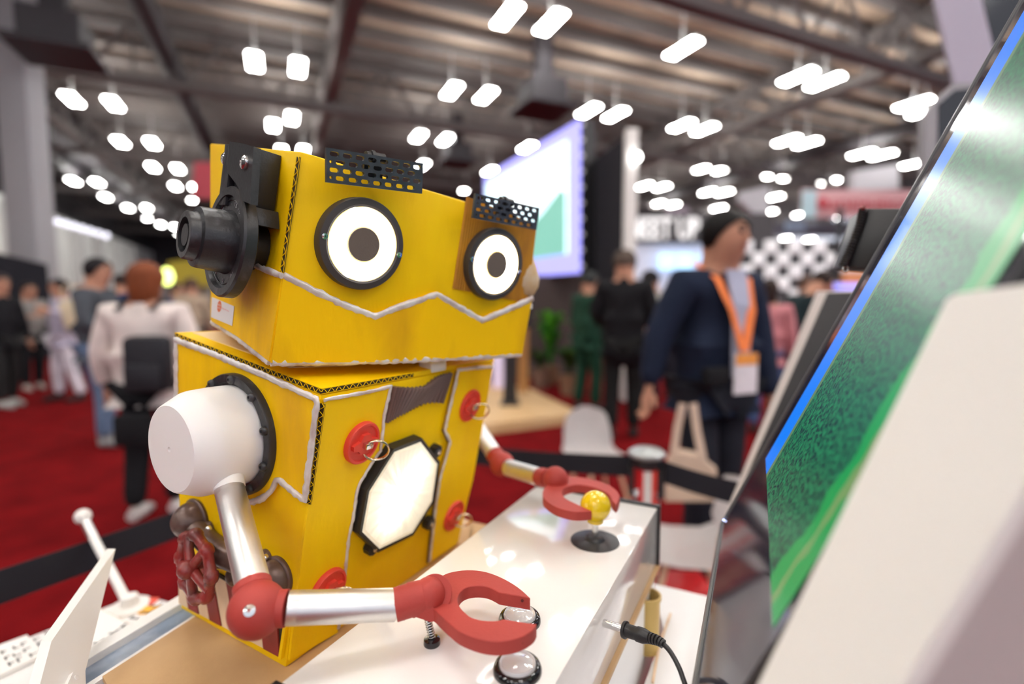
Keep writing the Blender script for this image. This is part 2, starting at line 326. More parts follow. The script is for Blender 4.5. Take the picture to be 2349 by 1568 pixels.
# control box
u = (G(1230, 1115, ZT) - G(820, 1430, ZT)).normalized(); q = G(1230, 1115, ZT)
CR = G(1510, 1160, ZT); vb = (CR - q).normalized(); vb = (vb - u * vb.dot(u)).normalized(); WD = (CR - q).length
nl = G(697, 1533, ZT); nlen = (q - nl).dot(u)
def CB(a, b, z): return q - u * a + vb * b + UZ * (z - ZT)       # a towards the camera, b to the right
BL_ = nlen + .02
setorg((0,0,0))
t = thing('control_box', 'glossy white acrylic game control box with joystick and buttons on top', 'control box', CB(BL_ / 2, WD / 2, ZB))
bm = NB(); hexa(bm, [CB(BL_, 0, ZB), CB(BL_, WD, ZB), CB(0, WD, ZB), CB(0, 0, ZB)], [CB(BL_, 0, ZT), CB(BL_, WD, ZT), CB(0, WD, ZT), CB(0, 0, ZT)], .0012); finish('box_body', bm, M_ACR, t, 40)
for a0, a1 in ((-.006, -.0002), (BL_ + .0002, BL_ + .008)):
    bm = NB(); hexa(bm, [CB(a0, -.002, ZB), CB(a1, -.002, ZB), CB(a1, WD + .004, ZB), CB(a0, WD + .004, ZB)], [CB(a0, -.002, ZT + .003), CB(a1, -.002, ZT + .003), CB(a1, WD + .004, ZT + .003), CB(a0, WD + .004, ZT + .003)]); finish('end_trim', bm, M_BLK, t, 0)
setorg((0, 0, 0)); BR1 = CB(-.004, WD + .0045, ZB); BR0 = CB(.62, WD + .0045, ZB); BF = G(1083, 1196, ZB)
brd = [A0, V((.0, .14, ZB)), BR0, BR1, BF, B1]
bm = NB(); prism(bm, brd, (0, 0, -.005)); tag(finish('base_board', bm, M_MDF, None, 0), 'brown fibreboard slab under the yellow cardboard robot and white control box', 'board')
cen = V((-.05, .45, ZB))
bm = NB(); prism(bm, [V(((p.x - cen.x) * .96 + cen.x, (p.y - cen.y) * .96 + cen.y, ZB - .0055)) for p in brd], (0, 0, -.984)); tag(finish('display_counter', bm, M_FOAM, None, 0), 'white counter carrying the brown board with the robot', 'counter')
# joystick
jp = G(1365, 1240, ZT)
t = thing('joystick', 'yellow ball-top joystick with black dust disc, held in the far red claw', 'joystick', jp)
bm = NB(); lathe(bm, jp, UZ, [(.0285, 0), (.0285, .0008), (.024, .0022), (.012, .0030), (.010, .006), (.0075, .0075), (.001, .0078)], 40); finish('dust_disc', bm, M_DISC, t)
bm = NB(); cyl(bm, jp + UZ * .006, jp + UZ * .028, .0038, seg=16); finish('shaft', bm, M_CHR, t)
bm = NB(); ball(bm, jp + UZ * .042, .0178, seg=36); lathe(bm, jp + UZ * .0225, UZ, [(.007, 0), (.0095, .0006), (.0095, .006), (.011, .010)], 28); finish('ball_top', bm, M_YBALL, t, 60)
# buttons
def button(px, py, label, part):
    p = G(px, py, ZT); t = thing('arcade_button', label, 'button', p, 'push buttons on the control box')
    bm = NB(); lathe(bm, p, UZ, [(.0186, 0), (.0186, .0022), (.0172, .0052), (.0150, .0058), (.0143, .0045), (.0143, .001)], 48); finish('rim', bm, M_BGL, t, 60)
    bm = NB(); lathe(bm, p + UZ * .001, UZ, [(.0141, 0), (.0141, .0058), (.0134, .0068), (.0128, .0066), (.0120, .0056), (.0115, .0057), (.008, .0066), (.004, .0071), (.0005, .0072)], 48); finish('clear_cap', bm, M_CLEAR, t, 50)
button(1187, 1538, 'clear domed push button in front of the near red claw, lowest in the photo', 0)
button(1192, 1424, 'clear domed push button between the open tips of the near red claw', 1)
# plug and cable
def bez(p, n=10):
    out = []; P = [p[0]] + list(p) + [p[-1]]
    for i in range(1, len(P) - 2):
        for k in range(n):
            s = k / n; a, b, c, d = P[i - 1], P[i], P[i + 1], P[i + 2]
            out.append(.5 * ((2 * b) + (c - a) * s + (2 * a - 5 * b + 4 * c - d) * s * s + (3 * b - 3 * c + d - a) * s ** 3))
    out.append(P[-1]); return out
pa = PD(1431, 1443, .46); pb = PD(1489, 1462, .445)
t = thing('power_plug', 'black barrel plug with ribbed strain relief at the right side of the control box', 'plug', pa)
d = (pb - pa).normalized(); Lp = (pb - pa).length
bm = NB(); lathe(bm, pa, d, [(.0072, 0), (.0074, .001), (.0074, .0025), (.0058, .003), (.0056, Lp * .5), (.0063, Lp * .55), (.0063, Lp * .8), (.005, Lp)], 24); finish('plug_body', bm, M_BLK, t)
bm = NB(); cyl(bm, pa - d * .02, pa, .0035, seg=14); finish('metal_barrel', bm, M_CHR, t)
cp = bez([pb, PD(1512, 1470, .437), PD(1532, 1487, .43), PD(1550, 1515, .42), PD(1565, 1550, .41), PD(1577, 1600, .40), PD(1570, 1700, .39)], 8)
bm = NB(); tube(bm, cp, .0021, 10); finish('cable', bm, M_BLK, t, 60)
for k in range(6):
    i = k * 2 + 1; bm = NB(); dd = (cp[i + 1] - cp[i]).normalized(); lathe(bm, cp[i], dd, [(.0036 - k * .0001, -.0011), (.0048 - k * .0002, -.0009), (.0048 - k * .0002, .0009), (.0036 - k * .0001, .0011)], 16); finish('strain_ring', bm, M_BLK, t)

# ============================================================ THE ROBOT
ROOT = thing('cardboard_robot', 'yellow painted cardboard robot with lit round eyes, black ear dial and red claws', 'robot', G(650, 1440, ZB) + V((0, .1, 0)))
Fb = G(655, 1531, ZB); Lb = G(415, 1395, ZB); Br = G(1052, 1246, ZB)
us = (Fb - Lb).normalized()                                  # along the robot's flank, towards its front
SIDE = Fr(Fb, V((us.y, -us.x, 0)), us)
if SIDE.n.y > 0: SIDE = Fr(Fb, -SIDE.n, us)
Ft = SIDE.at(737, 906); Lt = SIDE.at(403, 775)
FRONT = Fr(Fb, (Br - Fb).cross(Ft - Fb), Br - Fb)
if FRONT.n.x < 0: FRONT = Fr(Fb, -FRONT.n, Br - Fb)
Tr = FRONT.at(1133, 832); dW = Tr - Ft
Bk = Lb + (Br - Fb); Tk = Lt + dW
bm = NB(); hexa(bm, [Fb, Br, Bk, Lb], [Ft, Tr, Tk, Lt], .0016); TORSO = finish('torso_box', bm, M_YEL, ROOT, 40)
# lid
lidp = [Ft + UZ * .001, Tr + UZ * .001, Tk + UZ * .001, Lt + UZ * .001]
bm = NB(); prism(bm, [p for p in lidp], UZ * .0052); LID = finish('torso_lid', bm, M_YEL, ROOT, 0)
bm = NB(); prism(bm, [Lt.lerp(Ft, .03) + dW * .05 + UZ * .0062, Lt.lerp(Ft, .72) + dW * .06 + UZ * .0062, Lt.lerp(Ft, .80) + dW * .28 + UZ * .0062, Lt.lerp(Ft, .6) + dW * .9 + UZ * .0062, Lt + dW * .9 + UZ * .0062], UZ * .0008); finish('bare_card_patch', bm, M_LID, LID, 0, label='unpainted pale card patch')
corr(Ft + UZ * .0035 + SIDE.n * .0006, Lt + UZ * .0035 + SIDE.n * .0006, UZ, SIDE.n, .0048, .0085, LID, M_YEL)
corr(Ft + UZ * .0035 + FRONT.n * .0006, Ft.lerp(Tr, .42) + UZ * .0035 + FRONT.n * .0006, UZ, FRONT.n, .0042, .0085, LID, M_YEL)
a = Lt.lerp(Ft, .28) + dW * .12 + UZ * .008; b_ = Lt.lerp(Ft, .66) + dW * .13 + UZ * .008
bm = NB(); prism(bm, [a, b_, b_ + dW * .05, a + dW * .04], UZ * .006); st = finish('lid_strip', bm, M_YEL, LID, 0); corr(a + UZ * .003 + SIDE.n * .0006, b_ + UZ * .003 + SIDE.n * .0006, UZ, SIDE.n, .005, .005, LID, M_YEL)
# flank overlay with silver edge
ov = [(402, 776), (727, 917), (721, 980), (712, 1060), (700, 1150), (640, 1098), (632, 1110), (622, 1128), (608, 1141), (590, 1149), (570, 1151), (480, 1130), (405, 1052)]
bm = plate(SIDE, ov, .0002, .0045); OV = finish('flank_overlay', bm, M_YELW, TORSO, 30)
trim(SIDE, [(404, 1052), (404, 900), (403, 779), (480, 808), (600, 858), (724, 914), (727, 925), (719, 985), (708, 1075), (699, 1147), (666, 1122), (640, 1100), (634, 1102), (622, 1124), (605, 1141), (582, 1150), (560, 1152)], .0026, .0052, TORSO)
corr(SIDE.at(738, 925, .001) + FRONT.n * .001, SIDE.at(706, 1155, .001) + FRONT.n * .001, us, SIDE.n, .0062, .0084, TORSO, M_YEL, .001)
# front overlays
lp = [(745, 917), (790, 908), (831, 902), (897, 885), (883, 943), (873, 1033), (852, 1064), (825, 1109), (818, 1133), (811, 1184), (800, 1236), (787, 1353)]
e0 = FRONT.at(742, 912, .003)
bm = plate(FRONT, lp + [(775, 1450), (664, 1515), (700, 1210)], .0002, .003); finish('front_overlay', bm, M_YEL, TORSO, 30)
trim(FRONT, lp + [(777, 1440)], .0016, .0036, TORSO)
rp = [(1131, 841), (1098, 843), (1052, 848), (1045, 880), (1038, 909), (1021, 985), (1027, 1000), (1033, 1012), (1020, 1060), (1010, 1095), (1000, 1157), (986, 1288)]
bm = plate(FRONT, rp + [(1048, 1246), (1085, 1100)], .0002, .005); finish('front_overlay', bm, M_YEL, TORSO, 30)
trim(FRONT, rp, .0017, .0056, TORSO)
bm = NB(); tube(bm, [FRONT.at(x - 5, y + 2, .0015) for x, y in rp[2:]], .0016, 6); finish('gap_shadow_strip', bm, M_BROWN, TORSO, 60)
# brown corrugated collar
top = [(900, 885), (922, 887), (950, 889), (976, 886), (1000, 867), (1018, 858), (1036, 853)]
bot = [(882, 968), (893, 962), (905, 955), (921, 947), (936, 938), (952, 930), (973, 923), (995, 922), (1016, 923)]
def lerpl(L, t):
    k = t * (len(L) - 1); i = min(int(k), len(L) - 2); f = k - i; return (L[i][0] * (1 - f) + L[i + 1][0] * f, L[i][1] * (1 - f) + L[i + 1][1] * f)
bm = NB()
for i in range(17):
    tt = (i + .5) / 17; p = FRONT.at(*lerpl(top, tt), .001); q2 = FRONT.at(*lerpl(bot, tt), .001)
    tube(bm, [p, p.lerp(q2, .5), q2], .0030, 8, up=FRONT.n, flat=1.5)
finish('corrugated_collar', bm, M_BROWN, TORSO, 50)
# red knobs with key rings
def valve(px, py, parts=True):
    c = FRONT.at(px, py, .003); r = .0218
    bm = NB(); lathe(bm, c, FRONT.n, [(r, 0), (r, .004), (r * .96, .0055), (r * .86, .0055), (r * .82, .0035), (.001, .0035)], 40)
    k = finish('red_knob', bm, M_REDB, ROOT, 40)
    X, Y = FRONT.x, FRONT.y
    bm = NB(); prism(bm, [c + X * a + Y * b + FRONT.n * .003 for a, b in ((-.015, -.004), (-.008, -.006), (-.004, -.010), (.004, -.010), (.008, -.006), (.015, -.002), (.016, .003), (.008, .004), (.005, .010), (-.004, .010), (-.007, .004), (-.016, .001))], FRONT.n * .0045)
    finish('grip', bm, M_REDB, k, 0)
    bm = NB(); box(bm, c + FRONT.n * .010, (.009, .006, .007), Matrix((X, Y, FRONT.n)).transposed(), .001); finish('clip', bm, M_CHR, k, 40)
    ax = (X * .55 + Y * .25 + FRONT.n * -.6).normalized()
    cc = c + FRONT.n * .013 - UZ * .006 + X * .008
    bm = NB(); torus(bm, cc, ax, .0125, .0011, 36, 6); torus(bm, cc + ax * .0012, ax, .0125, .0008, 36, 6); finish('key_ring', bm, M_GOLD, k, 60)
for q3 in ((827, 1013), (1074, 928), (1037, 1180), (750, 1348)): valve(*q3)
# octagonal chest lamp
lo_ = [(966, 1009), (904, 1033), (845, 1126), (828, 1222), (869, 1262), (947, 1224), (993, 1150), (1006, 1062)]
LC = (921, 1137)
def sc(L, k): return [(LC[0] + (x - LC[0]) * k, LC[1] + (y - LC[1]) * k) for x, y in L]
bm = plate(FRONT, sc(lo_, 1.04), 0, .012); FRM = finish('chest_lamp_frame', bm, M_BLK, ROOT, 0)
for (x, y), sx in (((872, 1080), 1), ((992, 1030), 1), ((845, 1250), 1), ((976, 1195), 1)):
    bm = NB(); c = FRONT.at(x, y, 0); lathe(bm, c, FRONT.n, [(.0085, 0), (.0085, .009), (.006, .010)], 8); finish('lug', bm, M_BLK, FRM, 0)
    bm = NB(); lathe(bm, c + FRONT.n * .009, FRONT.n, [(.0032, 0), (.0032, .002), (.0015, .003)], 14); finish('screw', bm, M_CHR, FRM)
def lens_material():
    m = bpy.data.materials.new('chest_lens'); m.use_nodes = True; nt = m.node_tree; N = nt.nodes; L = nt.links; b = N['Principled BSDF']
    b.inputs['Base Color'].default_value = (.62, .56, .46, 1); b.inputs['Roughness'].default_value = .25
    tc = N.new('ShaderNodeTexCoord'); total = None
    def mth(op, a, c):
        q = N.new('ShaderNodeMath'); q.operation = op
        for i, v in ((0, a), (1, c)):
            if v is None: continue
            if isinstance(v, (int, float)): q.inputs[i].default_value = v
            else: L.new(v, q.inputs[i])
        return q.outputs[0]
    for (px, py, rad, st, seed) in ((958, 1080, .016, 2.2, 0), (905, 1178, .017, 2.6, 5), (922, 1132, .036, 1.1, 9)):
        c = FRONT.at(px, py, .019) - ROOT.location
        sb = N.new('ShaderNodeVectorMath'); sb.operation = 'SUBTRACT'; L.new(tc.outputs['Object'], sb.inputs[0]); sb.inputs[1].default_value = c
        ln = N.new('ShaderNodeVectorMath'); ln.operation = 'LENGTH'; L.new(sb.outputs[0], ln.inputs[0])
        nm = N.new('ShaderNodeVectorMath'); nm.operation = 'NORMALIZE'; L.new(sb.outputs[0], nm.inputs[0])
        nz = N.new('ShaderNodeTexNoise'); nz.inputs['Scale'].default_value = 4.5 if rad < .03 else 8; nz.inputs['Detail'].default_value = 2; nz.noise_dimensions = '4D'; nz.inputs['W'].default_value = seed; L.new(nm.outputs[0], nz.inputs[0])
        g = mth('POWER', 2.718, mth('MULTIPLY', mth('POWER', mth('DIVIDE', ln.outputs['Value'], rad), 2), -1))
        k = mth('MULTIPLY', g, mth('MULTIPLY', mth('SUBTRACT', nz.outputs[0], .22), 2.2 * st))
        total = k if total is None else mth('ADD', total, k)
    total = mth('ADD', total, .28)
    L.new(total, b.inputs['Emission Strength']); b.inputs['Emission Color'].default_value = (1, .90, .68, 1); return m
M_LENS = lens_material()
bm = NB(); p0 = [FRONT.at(x, y, .0125) for x, y in sc(lo_, .97)]; p1 = [FRONT.at(x, y, .019) for x, y in sc(lo_, .90)]
a = [bm.verts.new(p) for p in p0]; b = [bm.verts.new(p) for p in p1]
for i in range(8): bm.faces.new((a[i], a[(i + 1) % 8], b[(i + 1) % 8], b[i]))
bm.faces.new(b); bm.faces.new(a[::-1]); LEN = finish('lens', bm, M_LENS, FRM, 0)
random.seed(11)
c = FRONT.at(LC[0], LC[1], .0191)
for k in range(14):                                           # star-cut ribs on the lens
    an = 2 * math.pi * k / 14 + .1; dx = FRONT.x * math.cos(an) + FRONT.y * math.sin(an) * 1.1; dy = FRONT.n.cross(dx).normalized()
    bm = NB(); prism(bm, [c + dx * .004 - dy * .0005, c + dx * .031 - dy * .0016, c + dx * .033, c + dx * .031 + dy * .0016, c + dx * .004 + dy * .0005], FRONT.n * .0009); finish('facet', bm, M_LENS, LEN, 0)
# shoulder: black flange, bolts, white cap
fc = SIDE.at(547, 994, .004); n = SIDE.n
rF = (SIDE.at(547, 857, .004) - SIDE.at(547, 1130, .004)).length / 2
bm = NB(); lathe(bm, fc, n, [(rF, -.002), (rF, .006), (rF * .985, .008), (rF * .86, .008), (rF * .84, .005), (rF * .8, .005), (rF * .8, -.002)], 64); FL = finish('shoulder_flange', bm, M_BLKW, ROOT, 40)
for k in range(10):
    an = math.radians(k * 36 + 12); c = fc + (SIDE.x * math.cos(an) + SIDE.y * math.sin(an)) * rF * .92 + n * .0075
    bm = NB(); lathe(bm, c, n, [(.0046, 0), (.0046, .0015), (.0036, .0036), (.0015, .0042), (.0012, .003)], 16); finish('bolt', bm, M_BLKW, FL, 50)
rc = .0495
bm = NB(); lathe(bm, fc + n * .004, n, [(rc, 0), (rc * 1.01, .02), (rc, .036), (rc * .985, .041), (rc * .82, .0575), (rc * .79, .059), (rc * .4, .060), (.0025, .060), (.002, .057)], 72); CAP = finish('shoulder_cap', bm, M_WHT, ROOT, 25)
pc = PD(522, 1092, .474); pt = PD(527, 1122, .468); pe = PD(592, 1372, .392); EL = PD(590, 1397, .383)
bm = NB(); dd = (pt - pc).normalized(); lathe(bm, pc - dd * .02, dd, [(.0145, 0), (.0142, .012), (.0145, .017), (.0132, .024), (.0131, .0325)], 32); finish('arm_socket', bm, M_WHT, CAP, 50)
def link(p0, p1, r, m=M_ALU, name='arm_tube', par=None):
    bm = NB(); d = (p1 - p0).normalized(); L = (p1 - p0).length
    lathe(bm, p0, d, [(r * .97, 0), (r, .0006), (r, .0075), (r * .992, .008), (r, .0085), (r, L - .0006), (r * .97, L)], 40); return finish(name, bm, m, par or ROOT, 30)
link(pt, PD(582, 1345, .396), .0124)
# elbow
def joint(c, a, b, rb, rt, n_ax, nm):
    bm = NB(); ball(bm, c, rb, seg=36)
    for p in (a, b):
        d = (p - c).normalized(); L = (p - c).length; lathe(bm, c, d, [(rb * .8, 0), (rt * 1.06, rb * .7), (rt * 1.06, L)], 32)
    return finish(nm, bm, M_RED, ROOT, 35)
w0 = PD(658, 1394, .386); w1 = PD(908, 1386, .412); WR = PD(940, 1385, .416)
JE = joint(EL, PD(578, 1340, .397), w0, .0205, .0124, None, 'elbow_joint')
d = (PD(578, 1340, .397) - EL).normalized()
bm = NB(); lathe(bm, EL + d * .0150, d, [(.0134, 0), (.0140, .0005), (.0140, .0060), (.0134, .0064)], 36); finish('collar', bm, M_RED, JE, 35)
nv = (CAM - EL).normalized() * .9 + V((-.2, 0, .1)); nv = (PD(571, 1400, .3635) - EL)
bm = NB(); lathe(bm, EL + nv.normalized() * .0198, nv, [(.0045, -.001), (.0045, .0005), (.004, .0014), (.0012, .0018), (.001, .0006)], 20); finish('screw', bm, M_CHR, JE, 40)
link(w0, w1, .0123)
# near claw: flat C plate lying just above the box top
ZC = 1.107
def claw(outer, z, th, nm, dip=0.0):
    fr = Fr(V((0, .4, z)), (0, 0, 1), (1, 0, 0)); bm = NB(); pts = [fr.at(x, y) for x, y in outer]
    prism(bm, pts, (0, 0, -th)); es = [e for e in bm.edges if abs((e.verts[0].co - e.verts[1].co).z) < 1e-6]
    bmesh.ops.bevel(bm, geom=es, offset=.0005, segments=1, affect='EDGES'); return finish(nm, bm, M_RED, ROOT, 32)
def smoothline(L, keep=()):                                   # rounds the curved runs, keeps marked corners
    out = []; P = [V((x, y, 0)) for x, y in L]; n = len(P)
    for i in range(n):
        if i in keep or (i + 1) % n in keep and False: pass
        a, b, c, d = P[i - 1] if i not in keep else P[i], P[i], P[(i + 1) % n], P[(i + 2) % n] if (i + 1) % n not in keep else P[(i + 1) % n]
        for k in range(4):
            s = k / 4; q = .5 * ((2 * b) + (c - a) * s + (2 * a - 5 * b + 4 * c - d) * s * s + (3 * b - 3 * c + d - a) * s ** 3); out.append((q.x, q.y))
    return out
cl = [(1003, 1326), (1029, 1313), (1072, 1306.5), (1115, 1311), (1155, 1326), (1190, 1347), (1216, 1370), (1180, 1364), (1145, 1358), (1121, 1346), (1096, 1342.5), (1072, 1346), (1056.5, 1356), (1049, 1372), (1054.5, 1390), (1066, 1403), (1082, 1415), (1106, 1421.5), (1135, 1423), (1155, 1419), (1193, 1425), (1231, 1430), (1223.5, 1443), (1204, 1456.5), (1174, 1467), (1135, 1470.6), (1096, 1464), (1056.5, 1448.6), (1031, 1429), (1009, 1409), (997.5, 1397.5), (980, 1388.7), (975, 1365)]
CLAW = claw(smoothline(cl, (0, 6, 8, 19, 21, 31, 32)), ZC, .0110, 'claw')
for (x, y), zz in (((1198, 1377), .004), ((1196, 1472), .006), ((981, 1404), .006)):
    fr = Fr(V((0, .4, ZC - zz)), (0, 0, 1), (1, 0, 0))
    p = PD(x, y, (fr.at(x, y) - CAM).dot(FW) * .995); bm = NB(); lathe(bm, p, (CAM - p), [(.0012, -.001), (.0013, .0003), (.0002, .0004)], 12); finish('pin_hole', bm, mat('dark_red_hole', (.10, .01, .01), .9), CLAW, 0)
WC = PD(985, 1362, .420); bm = NB()
ball(bm, WC, .0135, ax=(.3, -.3, 1), seg=36); dd = (WC - w1).normalized(); lathe(bm, w1, dd, [(.0126, -.001), (.0128, .0), (.0128, .0105), (.0136, .012), (.0120, .026)], 36)
JW = finish('wrist_joint', bm, M_RED, ROOT, 35)
bm = NB(); lathe(bm, w1 + dd * .004, dd, [(.0131, 0), (.0131, .0006)], 36); finish('collar', bm, M_RED, JW, 35)
bm = NB(); cc = WC + V((.004, -.001, .001)); lathe(bm, cc, (-.10, -.86, .5), [(.0146, -.0008), (.0149, 0), (.0146, .0008)], 40); finish('joint_seam', bm, M_RED, JW, 35)
bm = NB(); prism(bm, [PD(x, y, .408) for x, y in ((940, 1372), (985, 1385), (1000, 1398), (1020, 1425), (985, 1425), (945, 1412))], V((0, .016, 0))); finish('claw_root', bm, M_RED, CLAW, 30)
# spring foot
fp = G(991, 1476, ZT)
t3 = None
bm = NB(); lathe(bm, fp, UZ, [(.0068, 0), (.0070, .001), (.0066, .0042), (.004, .0052)], 28); FT = finish('spring_foot', bm, M_BGL, ROOT, 40)
bm = NB(); pts = [fp + UZ * (.005 + .021 * i / 110) + V((math.cos(i * .56), math.sin(i * .56), 0)) * .0027 - V((.004, 0, 0)) * (i / 110) for i in range(111)]; tube(bm, pts, .00062, 6); finish('spring', bm, M_CHR, FT, 60)
bm = NB(); cyl(bm, fp + UZ * .004, fp + UZ * .030 - V((.004, 0, 0)), .0015, seg=10); finish('spindle', bm, M_BLK, FT)
# far arm and claw
s0 = PD(1085, 965, .86); e_ = PD(1152, 1064, .775); k0 = PD(1112, 1005, .81); k1 = PD(1133, 1040, .79); m0 = PD(1166, 1072, .76); m1 = PD(1240, 1094, .705); WF = PD(1274, 1098, .675)
link(s0, k1, .0125)
joint(e_, k1, m0, .0185, .0128, None, 'elbow_joint')
link(m0, m1, .0123)
bm = NB(); ball(bm, WF, .0165, seg=32); lathe(bm, m1, (WF - m1), [(.0127, -.001), (.0132, .006), (.012, .018)], 32); finish('wrist_joint', bm, M_RED, ROOT, 35)
c2 = [(1275, 1094), (1305, 1092), (1346, 1096), (1387, 1107), (1412, 1122), (1422, 1136), (1418, 1150), (1413, 1157), (1404, 1148), (1400, 1138), (1389, 1128), (1358, 1116), (1325, 1111), (1300, 1116), (1289, 1126), (1296, 1141), (1320, 1154), (1357, 1171), (1345, 1173), (1315, 1173), (1279, 1164), (1254, 1149), (1245, 1136), (1249, 1118)]
CLF = claw(smoothline(c2, (5, 7, 8, 17, 18)), 1.114, .0105, 'claw')
p = PD(1312, 1179, .592); bm = NB(); lathe(bm, p, (CAM - p), [(.0020, -.001), (.0021, .0003), (.0002, .0004)], 12); finish('pin_hole', bm, MATS['dark_red_hole'], CLF, 0)
# flank pipework
n = SIDE.n
def bolt_r(px, py, r, h, par, m=M_RUST, off=.0):
    c = SIDE.at(px, py, off); bm = NB(); lathe(bm, c, n, [(r, 0), (r, h * .5), (r * .8, h * .8), (r * .3, h)], 18); return finish('bolt', bm, m, par, 50)
bm = NB(); pl = [SIDE.at(450, 1215, .010), SIDE.at(480, 1245, .010), SIDE.at(520, 1275, .010), SIDE.at(560, 1292, .010), SIDE.at(610, 1318, .010)]
tube(bm, resample(pl, .006), .0120, 18); PIPE = finish('pipe', bm, M_RUST, ROOT, 60)
for (px, py, r, sx) in ((447, 1190, .0205, 1.15), (636, 1322, .0180, 1.1), (505, 1268, .0155, 1.0), (545, 1318, .0115, 1.0)):
    c = SIDE.at(px, py, .003); bm = NB(); ball(bm, c, r, ax=n, sc=sx, seg=30, t0=.42, t1=1.0); lathe(bm, c, n, [(r * 1.08, -.003), (r * 1.12, 0), (r * 1.06, .0016), (r * .98, .002)], 30); finish('pipe_cap', bm, M_RUST, PIPE, 50)
for (px, py) in ((482, 1211), (612, 1277)):
    bm = NB(); c = SIDE.at(px, py, 0); lathe(bm, c, n, [(.0085, 0), (.0085, .004), (.0068, .006), (.003, .0065)], 24); finish('bracket_lug', bm, M_RUST, PIPE, 50)
    bolt_r(px, py, .0033, .005, PIPE, M_CHR, .006)
# valve wheel
wc = SIDE.at(449, 1299, .030); bm = NB(); RW = .0335; NW = 8
wn = (n + V((-.10, 0, .05))).normalized(); X, Y, _ = basis(wn)
ring = []; rr = []
for i in range(NW):
    a0 = 2 * math.pi * i / NW; a1 = 2 * math.pi * (i + 1) / NW; A = (X * math.cos(a0) + Y * math.sin(a0)) * RW; B = (X * math.cos(a1) + Y * math.sin(a1)) * RW
    for f, r_ in ((0, .0066), (.13, .0068), (.2, .0053), (.5, .0050), (.8, .0053), (.87, .0068)):
        ring.append(wc + A.lerp(B, f)); rr.append(r_)
tube(bm, ring, rr, 12, closed=True, up=wn)
for i in range(5):
    a0 = 2 * math.pi * i / 5 + .5; A = (X * math.cos(a0) + Y * math.sin(a0)) * RW; tube(bm, [wc + wn * .004, wc + A * .5 + wn * .003, wc + A], [.0056, .0046, .005], 10)
ball(bm, wc + wn * .008, .0095, seg=20)
cyl(bm, wc + wn * .004, wc - wn * .032, .004, seg=14)
WHE = finish('valve_wheel', bm, M_WHEEL, ROOT, 50)
# slatted striped panel in the recess low on the flank
tl, tr_, bl, br = (412, 1268), (660, 1412), (413, 1381), (646, 1504)
bm = plate(SIDE, [tl, tr_, br, bl], -.006, .0004); REC = finish('slat_panel_back', bm, M_CORE, ROOT, 0)
bm = NB(); prism(bm, [SIDE.at(497, 1313, .0022), SIDE.at(662, 1408, .0022), SIDE.at(662, 1416, .0022), SIDE.at(497, 1321, .0022)], -n * .002); finish('slot', bm, M_CORE, REC, 0)
# boundaries of the slats along the bottom edge and along the top edge, in plane coordinates
T0 = SIDE.pt(*SIDE.uv(*tl)); T1 = SIDE.at(*tr_); Bo0 = SIDE.at(*bl); Bo1 = SIDE.at(*br)
bd = [0, .115, .235, .345, .47, .60, .72, .86, 1.0]; tdx = [-.02, .02, .12, .24, .36, .49, .62, .77, .93]
for i in range(8):
    a, b = bd[i], bd[i + 1]; c, d_ = tdx[i], tdx[i + 1]
    P4 = [Bo0.lerp(Bo1, a + .004), Bo0.lerp(Bo1, b - .004), T0.lerp(T1, max(0, d_) - .004), T0.lerp(T1, max(0, c) + .004)]
    bm = NB(); hexa(bm, [p + n * .0006 for p in P4], [p + n * (.0026 if i % 2 else .0020) for p in P4], .0003); finish('slat', bm, M_SLR if i % 2 else M_SLC, REC, 0, label='red painted slat' if i % 2 else 'bare cream slat')
bm = NB(); hexa(bm, [Bo1 + n * .0005, Bo1 + n * .004, T1 + n * .004, T1 + n * .0005], [Bo1 + us * .004 + n * .0005, Bo1 + us * .004 + n * .004, T1 + us * .004 + n * .004, T1 + us * .004 + n * .0005]); finish('recess_edge', bm, M_YEL, REC, 0)

# ============================================================ HEAD
hBL = PY(620, 834, .452); hBR = PY(1196, 816, .662); hTF = PY(690, 347, .447)
HF = Fr(hBL, (hBR - hBL).cross(hTF - hBL), hBR - hBL)
if HF.n.y > 0: HF = Fr(hBL, -HF.n, hBR - hBL)
hTR = HF.at(1232, 512); hTB = PY(481, 328, .61); hBB = PY(482, 738, .61)
back = ((hTB - hTF) + (hBB - hBL)) / 2
hTK = hTR + (hTB - hTF) * .9; hBK = hBR + (hBB - hBL) * .9
bm = NB(); hexa(bm, [hBL, hBR, hBK, hBB], [hTF, hTR, hTK, hTB], .0022); HEAD = finish('head_box', bm, M_YEL, ROOT, 40)
HS = Fr(hBL, (hTB - hBL).cross(hTF - hBL), hBL - hBB)
if HS.n.y > 0: HS = Fr(hBL, -HS.n, hBL - hBB)
# neck
ncp = (Ft + Tr + Tk + Lt) / 4 + UZ * .004 + FRONT.n * .005
nt_ = (hBL + hBR + hBK + hBB) / 4
bm = NB(); lathe(bm, ncp + FRONT.x * .02, (nt_ - ncp), [(.085, 0), (.085, .006), (.055, .008), (.055, max(.02, (nt_ - ncp).length + .01))], 40); finish('neck', bm, M_BLK, ROOT)
bm = NB(); c = FRONT.at(993, 836, -.01); box(bm, c, (.03, .02, .012), Matrix((FRONT.x, -FRONT.n, UZ)).transposed(), .003); finish('neck_tape', bm, M_FOAM, ROOT, label='crumpled white tape')
